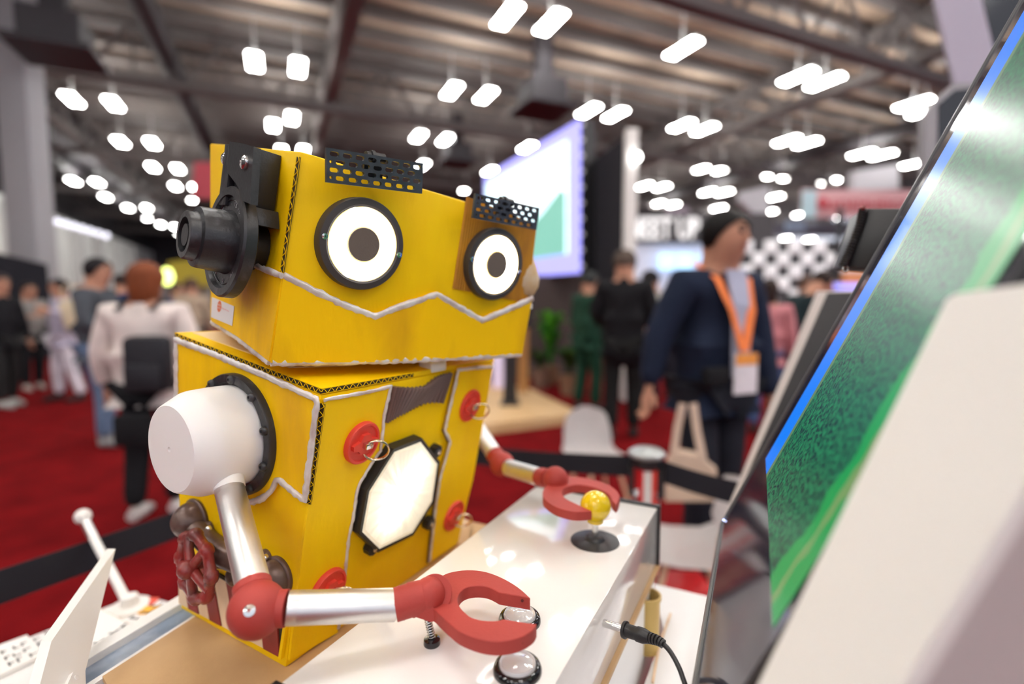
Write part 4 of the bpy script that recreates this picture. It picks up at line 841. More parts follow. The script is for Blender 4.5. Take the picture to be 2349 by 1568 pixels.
def chair(p, rz, label, s=1.0):
    t = thing('shell_chair', label, 'chair', (0, 0, 0), 'white shell chairs', True)
    bm = NB(); rows = []
    prof = [(-.21, .43, .20), (-.20, .455, .22), (-.05, .44, .225), (.10, .445, .225), (.17, .48, .22), (.205, .56, .215), (.225, .66, .205), (.24, .75, .18), (.246, .79, .14), (.248, .81, .08)]
    for y, z, hw in prof:
        rows.append([bm.verts.new((hw * k / 6, y - (.05 * (abs(k) / 6) ** 2 if z > .5 else 0), z + (.02 * (abs(k) / 6) ** 2 if z < .5 else -.012 * (abs(k) / 6) ** 3))) for k in range(-6, 7)])
    for a, b in zip(rows, rows[1:]):
        for k in range(12): bm.faces.new((a[k], a[k + 1], b[k + 1], b[k]))
    bmesh.ops.solidify(bm, geom=bm.faces[:], thickness=.012); finish('shell', bm, M_TBL, t, 60)
    for x, y in ((-.17, -.17), (.17, -.17), (-.17, .17), (.17, .17)): bm = NB(); cyl(bm, (x * 1.2, y * 1.2, 0), (x * .6, y * .6, .44), .012, .016, 10); finish('leg', bm, M_SLC, t)
    t.location = p; t.rotation_euler = (0, 0, rz); t.scale = (s,) * 3; return t
chair(F_(1376, 3.15), .35, 'white shell chair behind the barrier belt, upright back in view', .82)
chair(F_(1590, 1.98), -1.75, 'white shell chair between control box and monitor, only its seat in view', .82)

# ============================================================ PEOPLE
def skin(verts, edges, radii, root, sub=2):
    me = bpy.data.meshes.new('tmp'); me.from_pydata([tuple(v) for v in verts], edges, []); o = bpy.data.objects.new('tmp', me); COL.objects.link(o)
    md = o.modifiers.new('s', 'SKIN'); sv = me.skin_vertices[0].data
    for i, r in enumerate(radii): sv[i].radius = r if isinstance(r, tuple) else (r, r); sv[i].use_root = (i == root)
    ms = o.modifiers.new('u', 'SUBSURF'); ms.levels = sub
    dg = bpy.context.evaluated_depsgraph_get(); m2 = bpy.data.meshes.new_from_object(o.evaluated_get(dg)); bm = bmesh.new(); bm.from_mesh(m2)
    bpy.data.objects.remove(o); bpy.data.meshes.remove(me); bpy.data.meshes.remove(m2); return bm
def merge(a, b):
    me = bpy.data.meshes.new('tmp'); b.to_mesh(me); b.free(); a.from_mesh(me); bpy.data.meshes.remove(me)
CM = {}
def cmat(c, r=.85):
    k = tuple(round(x, 3) for x in c)
    if k not in CM: CM[k] = mat('cloth_%d' % len(CM), c, r, col2=tuple(x * .75 for x in c), ns=6, bump=.3, bs=40, lo=.4, hi=.7, spec=.15)
    return CM[k]
SK = (.52, .27, .18)
def hand(bm, w, d, s, side):
    d = d.normalized(); x = d.cross(V((0, 1, 0)));
    if x.length < .1: x = V((1, 0, 0))
    x = V((0, 1, 0)) - d * d.y; x = x.normalized() if x.length > .2 else V((0, 0, 1)); nrm = d.cross(x)
    tube(bm, [w - d * .02 * s, w + d * .02 * s, w + d * .06 * s, w + d * .09 * s], [.024 * s, .029 * s, .036 * s, .033 * s], 10, up=nrm, flat=.5)
    for k, (l, o_) in enumerate(((.055, -.024), (.064, -.008), (.060, .008), (.047, .023))):
        b = w + d * .085 * s + x * o_ * s; tube(bm, [b, b + d * l * .5 * s, b + d * l * .85 * s + nrm * side * .012 * s, b + d * l * s + nrm * side * .022 * s], [.0095 * s, .009 * s, .008 * s, .006 * s], 6)
    b = w + d * .03 * s - x * .03 * s; tube(bm, [b, b + (d * .5 - x * .8) * .03 * s, b + (d - x * .7) * .05 * s], [.012 * s, .011 * s, .008 * s], 6)
def person(foot, rz, H, label, top, pants, hair, shoes=(.03, .03, .03), arms=None, legs=None, skinc=SK, lean=0.0, hy=0.0, coat=False, long=False, cap=None, extra=None, group='visitors on the hall floor', wide=1.0, hd=0.0):
    s = H / 1.75; t = thing('person', label, 'person', (0, 0, 0), group, True)
    a = arms or {}
    AL = a.get('L', (V((.24, .02, 1.13)), V((.25, -.06, .88)))); AR = a.get('R', (V((-.24, .02, 1.13)), V((-.25, -.06, .88))))
    lg = legs or (V((.10, .06, 0)), V((-.10, -.06, 0)))
    def L_(v, k): return V((v.x, v.y - lean * max(0, v.z - .95), v.z)) * s if k else V(v) * s
    J = [V((0, 0, .96)), V((0, .01, 1.12)), V((0, .02, 1.30)), V((0, .02, 1.41)), V((0, .01, 1.47)), V((0, -.005 - hd, 1.535)), V((0, -.02 - hd, 1.63)), V((0, -.01 - hd, 1.70))]
    W = wide; R = [(.15 * W, .11), (.135 * W, .10), (.155 * W, .11), (.10, .075), (.064, .066), (.088, .104), (.104, .124), (.070, .088)]
    ed = [(i, i + 1) for i in range(7)]
    vs = [L_(q, 1) for q in J]; rd = [(r[0] * s, r[1] * s) for r in R]
    tv, te, tr2 = list(vs[:4]), [(0, 1), (1, 2), (2, 3)], [((r[0] + .034) * s, (r[1] + .032) * s) for r in R[:4]]
    wr = {}
    for sg, (el, wv) in ((1, AL), (-1, AR)):
        b = len(vs); vs += [L_(V((sg * .17 * W, .02, 1.40)), 1), L_(el, 1), L_(wv, 1)]; ed += [(3, b), (b, b + 1), (b + 1, b + 2)]; rd += [(.058 * s,) * 2, (.042 * s,) * 2, (.027 * s,) * 2]
        b = len(tv); tv += [L_(V((sg * .17 * W, .02, 1.40)), 1), L_(el, 1), L_(wv, 1)]; te += [(3, b), (b, b + 1), (b + 1, b + 2)]; tr2 += [(.088 * s,) * 2, (.072 * s,) * 2, (.052 * s,) * 2]
        wr[sg] = (L_(el, 1), L_(wv, 1))
    pv, pe_, pr = [vs[0].copy()], [], [(.155 * s * W, .12 * s)]
    for sg, f in ((1, lg[0]), (-1, lg[1])):
        hip = V((sg * .095, 0, .88)) * s; kn = (V((sg * .10, 0, .50)) + V((f.x - sg * .1, f.y, 0)) * .5 + V((0, -.03, 0))) * s; an = V((f.x, f.y + .02, .09)) * s
        b = len(vs); vs += [hip, kn, an]; ed += [(0, b), (b, b + 1), (b + 1, b + 2)]; rd += [(.09 * s,) * 2, (.058 * s,) * 2, (.036 * s,) * 2]
        b = len(pv); pv += [hip, kn, an]; pe_ += [(0, b), (b, b + 1), (b + 1, b + 2)]; pr += [(.105 * s,) * 2, (.082 * s,) * 2, (.068 * s,) * 2]
    bm = skin(vs, ed, rd, 0, 2)
    hc = L_(V((0, -.02 - hd, 1.615)), 1); hr = Matrix.Rotation(hy, 3, 'Z'); f_ = hr @ V((0, -1, 0)); sx_ = hr @ V((1, 0, 0))
    tube(bm, [hc + f_ * .083 * s + UZ * .03 * s, hc + f_ * .096 * s, hc + f_ * .106 * s - UZ * .018 * s, hc + f_ * .09 * s - UZ * .026 * s], [.007 * s, .009 * s, .012 * s, .010 * s], 8)
    for sg in (-1, 1): lathe(bm, hc + sx_ * sg * .070 * s - f_ * .0, sx_ * sg, [(.022 * s, 0), (.026 * s, .008 * s), (.018 * s, .014 * s)], 10)
    for sg in (1, -1): hand(bm, wr[sg][1], wr[sg][1] - wr[sg][0], s, sg)
    finish('body', bm, cmat(skinc, .6), t, 60)
    for sg in (-1, 1): bm = NB(); ball(bm, hc + f_ * .088 * s + sx_ * sg * .032 * s + UZ * .012 * s, .0145 * s, seg=8); finish('eye', bm, cmat((.03, .02, .02), .3), t)
    bm = NB(); [tube(bm, [hc + f_ * .100 * s + sx_ * sg * .018 * s + UZ * .036 * s, hc + f_ * .088 * s + sx_ * sg * .046 * s + UZ * .036 * s], .006 * s, 6) for sg in (-1, 1)]; finish('eyebrows', bm, cmat(hair, .6), t)
    bm = NB(); tube(bm, [hc + f_ * .094 * s + sx_ * k * .022 * s - UZ * .052 * s for k in (-1, 0, 1)], .005 * s, 6); finish('mouth', bm, cmat((.35, .10, .09)), t)
    # hair: a shell over crown and back of the head
    bm = NB(); C_ = hc + UZ * .022 * s - f_ * .014 * s; n1, n2 = 10, 18; rows = []
    for i in range(n1 + 1):
        th = i / n1 * (math.pi * (.70 if not long else .76)); row = []
        for k in range(n2):
            ph = 2 * math.pi * k / n2; dirn = sx_ * math.cos(ph) - f_ * math.sin(ph); front = max(0, -math.sin(ph)); tt = th * (1 - .50 * front)
            row.append(bm.verts.new(C_ + dirn * math.sin(tt) * (.100 + .004 * math.sin(5 * ph)) * s * (1.07 + .09 * front) + UZ * (math.cos(tt) * (.104 if tt < 1.57 else .125) * s)))
        rows.append(row)
    for a_, b_ in zip(rows, rows[1:]):
        for k in range(n2): bm.faces.new((a_[k], a_[(k + 1) % n2], b_[(k + 1) % n2], b_[k]))
    if long: lathe(bm, C_ - UZ * .20 * s - f_ * .025 * s, UZ, [(.055 * s, 0), (.085 * s, .04 * s), (.095 * s, .14 * s), (.09 * s, .22 * s)], 16)
    bmesh.ops.remove_doubles(bm, verts=bm.verts, dist=1e-4); finish('hair' if not cap else 'cap', bm, cmat(cap or hair, .6), t, 60)
    if coat:
        b = len(tv); tv.append(V((0, .0, .80)) * s); te.append((0, b)); tr2.append((.185 * s * W, .15 * s)); tr2[0] = (.175 * s * W, .135 * s)
        b = len(tv); tv.append(V((0, .0, .78 if coat == 'short' else .66)) * s); te.append((b - 1, b)); tr2.append((.19 * s * W, .155 * s))
    else:
        b = len(tv); tv.append(V((0, .0, .88)) * s); te.append((0, b)); tr2.append((.165 * s * W, .13 * s))
    finish('jacket' if coat else 'top', skin(tv, te, tr2, 0, 2), cmat(top), t, 60)
    bm = NB(); c4 = L_(V((0, .015, 1.45)), 1); lathe(bm, c4, (0, -lean, 1), [(.105 * s, -.035 * s), (.085 * s, .0), (.074 * s, .03 * s)], 18, cap=False); finish('collar', bm, cmat(top), t, 60)
    finish('trousers', skin(pv, pe_, pr, 0, 2), cmat(pants), t, 60)
    for sg, f in ((1, lg[0]), (-1, lg[1])):
        bm = NB(); tube(bm, [V((f.x, f.y + .06, .045)) * s, V((f.x, f.y, .055)) * s, V((f.x, f.y - .09, .042)) * s, V((f.x, f.y - .17, .03)) * s], [.036 * s, .048 * s, .044 * s, .028 * s], 12, up=UZ, flat=.95); finish('shoe', bm, cmat(shoes), t, 60)
    if extra: extra(t, s)
    t.location = foot; t.rotation_euler = (0, 0, rz); return t
def backpack(c_, ox=0, oz=0, k=1.0):
    def f(t, s):
        bm = NB(); box(bm, V((ox, .22, 1.20 + oz)) * s, (.30 * s * k, .15 * s, .42 * s * k), None, .045 * s); b = finish('backpack', bm, cmat(c_, .5), t, 40)
        bm = NB(); box(bm, V((ox, .30, 1.12 + oz)) * s, (.24 * s * k, .05 * s, .20 * s * k), None, .02 * s); finish('pocket', bm, cmat(c_, .5), b, 40)
        for sg in (-1, 1): bm = NB(); tube(bm, [V(q) * s for q in ((sg * .10, .15, 1.42), (sg * .11, .02, 1.49), (sg * .12, -.14, 1.36), (sg * .16, -.12, 1.2), (sg * .12 + ox, .16, 1.04 + oz))], .018 * s, 8, flat=.4); finish('strap', bm, cmat(c_, .5), b, 60)
    return f
BLK_ = (.012, .012, .014)
def suit_extra(t, s):
    bm = NB(); tube(bm, [V(q) * s for q in ((-.085, .05, 1.50), (-.085, -.11, 1.42), (-.06, -.175, 1.28), (-.01, -.195, 1.10))], .021 * s, 8, flat=.25); tube(bm, [V(q) * s for q in ((.085, .05, 1.50), (.085, -.11, 1.42), (.05, -.175, 1.28), (.0, -.195, 1.10))], .021 * s, 8, flat=.25); ly = finish('lanyard', bm, cmat((.85, .24, .08)), t, 60)
    bm = NB(); box(bm, V((0, -.205, 1.0)) * s, (.13 * s, .006, .18 * s), None, .002); bd_ = finish('badge', bm, cmat((.78, .76, .80)), ly, 0)
    bm = NB(); box(bm, V((0, -.209, 1.065)) * s, (.12 * s, .004, .05 * s)); finish('badge_band', bm, cmat((.85, .35, .08)), ly, 0)
    bm = NB(); prism(bm, [V(q) * s for q in ((-.055, -.12, 1.46), (.055, -.12, 1.46), (.045, -.160, 1.3), (.05, -.172, .98), (-.05, -.172, .98), (-.045, -.160, 1.3))], (0, -.012, 0)); finish('shirt', bm, cmat((.42, .45, .58)), t, 0)
    bm = NB(); box(bm, V((-.13, -.17, .99)) * s, (.13 * s, .05 * s, .08 * s), None, .015 * s); finish('belt_pouch', bm, cmat(BLK_), t, 30)
person(F_(1640, 2.5), math.radians(20), 1.79, 'person in a dark navy jacket with orange lanyard and badge carrying a beige tote', (.015, .022, .045), (.018, .02, .028), (.008, .007, .007), coat='short', wide=1.06, hy=.30, arms={'R': (V((-.29, .05, 1.15)), V((-.33, .04, .92))), 'L': (V((.25, -.02, 1.12)), V((.26, -.10, .86)))}, extra=suit_extra, lean=.06, group=None)
# tote bag in that person's hand
tf = Fr(PD(1585, 1000, 2.22), (-.3, -1, 0), (1, 0, 0)); t = thing('tote_bag', 'beige canvas tote bag hanging from the navy-jacketed person\'s hand', 'bag', tf.at(1585, 1150))
pix_prism(tf, [(1548, 1036), (1600, 1046), (1645, 1082), (1643, 1150), (1525, 1150), (1530, 1060)], .07, 'bag_body', cmat((.62, .47, .36)), t)
for a_, b_ in (((1546, 1040), (1566, 925)), ((1612, 1052), (1590, 925))): bm = NB(); tube(bm, [tf.at(*a_, -.01), tf.at((a_[0] + b_[0]) / 2 - 2, (a_[1] + b_[1]) / 2, -.02), tf.at(*b_, -.03)], .018, 8, flat=.25, up=(0, 1, 0)); finish('handle', bm, cmat((.60, .46, .36)), t, 60)
person(F_(1432, 5.0), math.radians(165), 1.86, 'person in a long black coat seen from behind, grey hair', BLK_, (.012, .012, .012), (.10, .075, .06), coat=True, wide=1.12, arms={'L': (V((.26, .02, 1.14)), V((.20, -.20, 1.05))), 'R': (V((-.26, .02, 1.14)), V((-.20, -.20, 1.05)))}, group=None)
person(F_(1350, 6.2), math.radians(120), 1.72, 'person in a dark green jumpsuit and dark cap beside the plants', (.018, .06, .038), (.012, .05, .03), (.02, .02, .02), cap=(.03, .035, .035), arms={'R': (V((-.24, -.05, 1.15)), V((-.12, -.28, 1.25)))}, group=None)
person(F_(1492, 6.3), math.radians(200), 1.74, 'person in a pale grey hooded top between the black coat and the navy jacket', (.42, .43, .41), (.02, .02, .03), (.015, .012, .012), extra=backpack((.36, .37, .36)), group=None)
person(F_(1548, 7.2), math.radians(10), 1.62, 'small dark-clothed person facing the camera near the screens', (.03, .04, .09), (.02, .02, .03), (.015, .012, .012), arms={'R': (V((-.24, -.06, 1.15)), V((-.10, -.30, 1.35)))}, group=None)
person(F_(1762, 5.2), math.radians(150), 1.58, 'person in a pink sweater with cream tote right of the navy jacket', (.55, .22, .24), (.06, .10, .22), (.03, .018, .015), long=True, wide=1.1, group=None,
    extra=lambda t, s: finish('tote_bag_strap', (lambda b: (tube(b, [V((.12, .12, 1.42)), V((.20, .15, 1.1)), V((.24, .16, .95))], .012, 6), box(b, (.26, .17, .84), (.12, .22, .34), None, .02), b)[2])(NB()), cmat((.72, .62, .42)), t, 30))
person(F_(1815, 5.6), math.radians(100), 1.70, 'person in a dark teal jacket bending forward behind the pink sweater', (.02, .035, .04), (.02, .02, .03), (.03, .02, .018), lean=.45, hd=.08, group=None)
person(F_(1893, 7.5), math.radians(-20), 1.66, 'person in dark clothes by the checkered wall near the monitor', (.05, .04, .045), (.02, .02, .03), (.10, .06, .04), group=None)
person(F_(1846, 7.0), math.radians(40), 1.70, 'person in a white top between teal jacket and monitor', (.55, .52, .50), (.03, .03, .05), (.12, .07, .05), group=None)
person(F_(1730, 8.5), math.radians(60), 1.66, 'person in black right behind the navy-jacketed one', (.02, .02, .03), (.02, .02, .02), (.02, .015, .014), group=None)
person(F_(1600, 8.8), math.radians(180), 1.72, 'person in a dark red top watching the blue screen', (.10, .02, .03), (.02, .02, .02), (.03, .02, .05), group=None)
# left crowd
person(F_(225, 4.75), math.radians(100), 1.76, 'person in a grey sweater and light blue jeans facing right', (.075, .085, .10), (.13, .19, .30), (.012, .01, .012), shoes=(.25, .25, .25), arms={'R': (V((-.24, -.02, 1.13)), V((-.15, -.26, 1.12))), 'L': (V((.24, -.02, 1.13)), V((.15, -.26, 1.12)))}, group=None)
person(F_(335, 3.15), math.radians(188), 1.60, 'person in a white sweater with auburn hair and black backpack, back turned', (.74, .66, .62), (.012, .012, .014), (.20, .055, .02), shoes=(.62, .58, .56), extra=backpack((.025, .025, .03), -.11, -.12, .85), long=True, wide=1.2, arms={'L': (V((.29, .02, 1.13)), V((.30, -.04, .90))), 'R': (V((-.29, .02, 1.13)), V((-.30, -.04, .90)))}, group=None)
t = thing('handbag', 'black handbag hanging beside the white-sweatered person', 'handbag', PD(305, 1010, 3.0)); bm = NB(); box(bm, PD(308, 985, 3.0), (.20, .10, .19), None, .03); finish('bag_body', bm, cmat(BLK_), t, 40)
bm = NB(); c = PD(306, 935, 3.0); torus(bm, c - UZ * .02, (0, 1, 0), .06, .008, 20, 6); finish('bag_handle', bm, cmat(BLK_), t, 60)
person(F_(140, 6.9), math.radians(-30), 1.66, 'person in a lilac shirt and wide white trousers at the left', (.50, .47, .58), (.70, .66, .72), (.02, .015, .015), legs=(V((.20, .08, 0)), V((-.16, -.05, 0))), arms={'R': (V((-.28, .02, 1.18)), V((-.36, -.05, 1.22))), 'L': (V((.30, .02, 1.20)), V((.20, -.2, 1.30)))}, wide=1.1, group=None)
t = thing('cream_bag', 'cream shoulder bag beside the lilac-shirted person', 'bag', PD(172, 770, 6.4)); bm = NB(); box(bm, PD(172, 722, 6.72), (.30, .14, .42), Matrix.Rotation(-.25, 3, 'Y'), .06); finish('bag_body', bm, cmat((.70, .60, .42)), t, 40); bm = NB(); c = PD(160, 672, 6.72); torus(bm, c, (0, 1, 0), .11, .012, 20, 6); finish('bag_strap', bm, cmat((.66, .56, .40)), t, 60)
person(F_(62, 7.8), math.radians(60), 1.64, 'person in a grey hooded sweater and black trousers near the left edge', (.27, .255, .24), (.012, .012, .014), (.02, .015, .015), shoes=(.45, .42, .38), lean=.15, arms={'R': (V((-.24, -.08, 1.18)), V((-.1, -.3, 1.2)))}, group=None)
person(F_(0, 6.5), math.radians(80), 1.70, 'person in black clothes cut by the left picture edge', (.015, .015, .018), (.02, .02, .02), (.03, .02, .02), shoes=(.4, .4, .38), group=None)
person(F_(282, 7.6), math.radians(150), 1.76, 'person in a navy top behind the grey sweater', (.02, .035, .10), (.03, .03, .05), (.03, .02, .018), group=None)
person(F_(190, 8.3), math.radians(20), 1.68, 'person in a white top far behind the lilac shirt', (.68, .68, .68), (.03, .03, .05), (.35, .33, .32), group=None)
person(F_(440, 8.0), math.radians(200), 1.72, 'person in a beige jacket just left of the robot ear', (.42, .33, .24), (.03, .03, .04), (.10, .06, .04), group=None)
person(F_(405, 9.5), math.radians(100), 1.70, 'person in a dark blue top under the yellow booth', (.03, .05, .15), (.03, .03, .04), (.03, .02, .02), group=None)

# ============================================================ BOOTHS AND BACKGROUND
def wallpx(name, label, cat, pix, Ys, th, m, part='panel'):
    pts = [PY(x, y, Y) for (x, y), Y in zip(pix, Ys)]; n = (pts[1] - pts[0]).cross(pts[-1] - pts[0]).normalized()
    if n.dot(CAM - pts[0]) < 0: n = -n
    t = thing(name, label, cat, V((pts[0].x, pts[0].y, min(p.z for p in pts)))); bm = NB(); prism(bm, pts, -n * th); finish(part, bm, m, t, 0)
    if name.startswith('hanging') or 'banner' in name:
        for q_ in (min(pts, key=lambda p: p.x - p.z * 3), max(pts, key=lambda p: p.x + p.z * 3)): bm = NB(); cyl(bm, q_ - n * th * .5, V((q_.x, q_.y, DZ - .01)), .012, seg=6); finish('cable', bm, M_DSTEEL, t, 0)
    return t, pts, n
# video wall
yr, yl = 8.0, 11.9
t, pts, n = wallpx('video_wall', 'large bright video wall with violet border and hill scene', 'screen', [(1113, 642), (1113, 405), (1333, 273), (1333, 626)], [yl, yl, yr, yr], .25, M_BLK, 'wall_casing')
M_VIO = mat('violet_led', (.1, .1, .3), .5, emit=(.36, .34, 1.0), es=.95)
fv = Fr(pts[3] + n * .01, n, pts[3] - pts[0])
bm = NB(); q = [p + n * .02 for p in pts]; prism(bm, q, -n * .015); finish('border_light', bm, M_VIO, t, 0)
def inq(a, b): return q[0].lerp(q[3], a).lerp(q[1].lerp(q[2], a), b) + n * .01
bm = NB(); prism(bm, [inq(.03, .14), inq(.03, .91), inq(.915, .91), inq(.915, .14)], -n * .006); finish('picture', bm, mat('sky_picture', (.3, .4, .5), .5, emit=(.66, .93, 1.0), es=1.0, col2=(.9, .9, .9)), t, 0)
bm = NB(); prism(bm, [inq(.03, .14) + n * .01, inq(.03, .28) + n * .01, inq(.3, .28) + n * .01, inq(.5, .34) + n * .01, inq(.72, .48) + n * .01, inq(.86, .60) + n * .01, inq(.90, .56) + n * .01, inq(.90, .14) + n * .01], -n * .004); finish('hill_shape', bm, mat('hill_picture', (.1, .2, .15), .5, emit=(.16, .42, .34), es=.8), t, 0)
bm = NB(); prism(bm, [inq(.06, .50) + n * .008, inq(.06, .66) + n * .008, inq(.5, .72) + n * .008, inq(.90, .66) + n * .008, inq(.90, .58) + n * .008], -n * .003); finish('cloud_shape', bm, mat('cloud_picture', (.5, .5, .5), .5, emit=(.9, 1, 1), es=1.1), t, 0)
for i in range(10): bm = NB(); ball(bm, PY(1336, 285 + i * 36, 7.98), .03, seg=10); finish('edge_bulb', bm, mat('edge_bulb', (.6, .6, .6), .4, emit=(1, 1, .95), es=.15), t)
bm = NB(); box(bm, (pts[3] + pts[0]) / 2 - V((0, 0, .9)) + V((0, .25, 0)), (.3, .3, 2.0)); finish('support', bm, M_BLK, t, 0)
wallpx('black_booth_wall', 'tall black booth wall between the video wall and white post', 'wall panel', [(1336, 700), (1336, 388), (1437, 308), (1437, 860)], [8.6, 8.6, 7.1, 7.1], .12, M_DRAPE)
c0_ = PY(1438, 293, 6.85); c1_ = PY(1465, 293, 6.85)
t = thing('white_post', 'tall white booth post left of the white lettered sign', 'post', (c0_.x, 6.85, 0)); bm = NB(); box(bm, ((c0_.x + c1_.x) / 2, 6.93, c0_.z / 2), (c1_.x - c0_.x, .16, c0_.z), None, .01); finish('post_shaft', bm, M_FOAM, t, 0)
bm = NB(); ball(bm, PY(1461, 360, 6.8), .05, seg=12); finish('post_lamp', bm, mat('post_lamp', (1, 1, 1), .4, emit=(1, 1, .96), es=9), t)
# lettered sign booth
Ys = 14.0
t, pts, n = wallpx('lettered_booth', 'dark booth fascia with big white letters MEET UP PAV above a pale wall', 'booth', [(1452, 556), (1452, 488), (1775, 488), (1775, 556)], [Ys] * 4, .4, mat('fascia_dark', (.06, .055, .06), .7), 'fascia')
a = PY(1440, 546, Ys - .02); bm = textmesh('MEET UP PAV', 1.0, .03, bold=.035); xs_ = max(v.co.x for v in bm.verts); ys_ = max(v.co.y for v in bm.verts); bmesh.ops.scale(bm, vec=(2.95 / xs_, .56 / ys_, 1), verts=bm.verts); xf(bm, a, (1, 0, 0), (0, 0, 1), (0, -1, 0)); finish('sign_letters', bm, mat('white_letters', (.85, .85, .85), .5, emit=(1, 1, 1), es=.25), t, 0)
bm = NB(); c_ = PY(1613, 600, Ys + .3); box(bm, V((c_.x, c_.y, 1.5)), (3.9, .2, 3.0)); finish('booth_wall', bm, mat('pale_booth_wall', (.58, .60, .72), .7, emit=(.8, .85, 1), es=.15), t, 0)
M_SCR = mat('blue_screen_glow', (.2, .4, .6), .5, emit=(.42, .68, 1.0), es=1.1)
for x in (1530, 1572, 1622): bm = NB(); box(bm, PY(x, 600, Ys - .02), (.42, .05, .42), None, .01); finish('booth_screen', bm, M_SCR, t, 0)
# checkered wall
Yc = 11.0; t, pts, n = wallpx('checkered_wall', 'booth wall of white raised squares in a checkered pattern', 'booth wall', [(1700, 834), (1700, 552), (1917, 552), (1917, 834)], [Yc] * 4, .15, mat('checker_dark', (.07, .07, .075), .8), 'wall_back')
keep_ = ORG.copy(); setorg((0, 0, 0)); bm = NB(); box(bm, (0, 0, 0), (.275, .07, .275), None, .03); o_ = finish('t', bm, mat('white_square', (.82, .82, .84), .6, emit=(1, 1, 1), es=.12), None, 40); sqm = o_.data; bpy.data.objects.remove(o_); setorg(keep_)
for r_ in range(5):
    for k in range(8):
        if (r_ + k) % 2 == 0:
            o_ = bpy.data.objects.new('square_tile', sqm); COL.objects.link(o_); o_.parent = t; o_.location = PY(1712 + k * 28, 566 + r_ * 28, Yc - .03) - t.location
bm = NB(); box(bm, PY(1921, 620, Yc - .1), (.07, .1, 2.6)); finish('frame_post', bm, M_BLK, t, 0)
wallpx('white_booth_panel', 'white panel right of the checkered wall beside the speaker', 'panel', [(1926, 831), (1926, 555), (2010, 555), (2010, 831)], [11.2] * 4, .1, mat('bright_white', (.8, .8, .85), .6))
wallpx('orange_booth_panel', 'orange and violet booth panel low behind the backing panel', 'panel', [(1935, 841), (1935, 624), (2000, 624), (2000, 841)], [10.5] * 4, .1, mat('orange_panel', (.65, .25, .08), .6))
wallpx('violet_light_panel', 'glowing violet light strip right above the backing panel', 'light', [(1915, 664), (1915, 650), (2000, 650), (2000, 664)], [10.3] * 4, .1, M_VIO)
# hanging signs
t, pts, n = wallpx('red_lettered_banner', 'hanging pale pink banner with red lettering and light blue left end', 'banner', [(1842, 497), (1842, 434), (2100, 436), (2100, 500)], [22] * 4, .15, mat('banner_pink', (.72, .42, .44), .7), 'banner_cloth')
bm = textmesh('REDEMHEIGOAN', .62, .02); xf(bm, PY(1885, 482, 21.9), (1, 0, 0), UZ, (0, -1, 0)); finish('banner_letters', bm, mat('banner_red', (.55, .08, .10), .7), t, 0)
bm = NB(); box(bm, PY(1856, 468, 21.9), (.6, .05, 1.1)); finish('banner_end', bm, mat('banner_blue', (.45, .62, .68), .7), t, 0)
bm = NB(); lathe(bm, PY(1886, 465, 21.85), (0, -1, 0), [(.22, 0), (.22, .05)], 20); finish('banner_mark', bm, MATS['banner_red'], t, 0)
wallpx('hanging_white_sign', 'white box-shaped hanging sign above the red-lettered banner', 'sign', [(1958, 436), (1958, 392), (2062, 376), (2062, 432)], [24] * 4, .4, mat('hang_white', (.50, .49, .52), .7))
wallpx('hanging_wedge_sign', 'white wedge-shaped hanging sign above the navy jacket', 'sign', [(1696, 460), (1702, 440), (1765, 426), (1765, 502), (1745, 502)], [20] * 5, .3, MATS['hang_white'])
wallpx('hanging_small_sign', 'small dim hanging sign over the white letters', 'sign', [(1530, 495), (1530, 474), (1580, 474), (1580, 495)], [24] * 4, .3, mat('hang_dim', (.35, .30, .36), .7))
wallpx('hanging_blue_sign', 'small blue-grey hanging sign right of the wedge sign', 'sign', [(1808, 530), (1808, 505), (1848, 505), (1848, 530)], [24] * 4, .3, mat('hang_blue', (.22, .30, .42), .7))
wallpx('hanging_red_banner', 'hanging red banner behind the black ear bracket', 'banner', [(442, 455), (445, 372), (500, 372), (500, 455)], [20] * 4, .1, mat('red_banner', (.62, .09, .12), .7))
# upper dark beam on the right far side
for (x0, x1, y0, y1, Y, nm, lb) in ((1690, 1960, 512, 540, 26, 'dark_fascia', 'long dark fascia beam under the hanging signs'),):
    wallpx(nm, lb, 'booth', [(x0, y1), (x0, y0), (x1, y0), (x1, y1)], [Y] * 4, .4, mat('fascia_grey', (.10, .10, .13), .8))
for nm_ in ('dark_fascia', 'violet_light_panel'):
    o_ = bpy.data.objects[nm_]; setorg(o_.location)
    for dx_ in (.15, 1.0): bm = NB(); cyl(bm, V((o_.location.x + dx_, o_.location.y + .1, 0)), V((o_.location.x + dx_, o_.location.y + .1, o_.location.z + .05)), .03, seg=8); finish('leg', bm, M_DSTEEL, o_, 0)
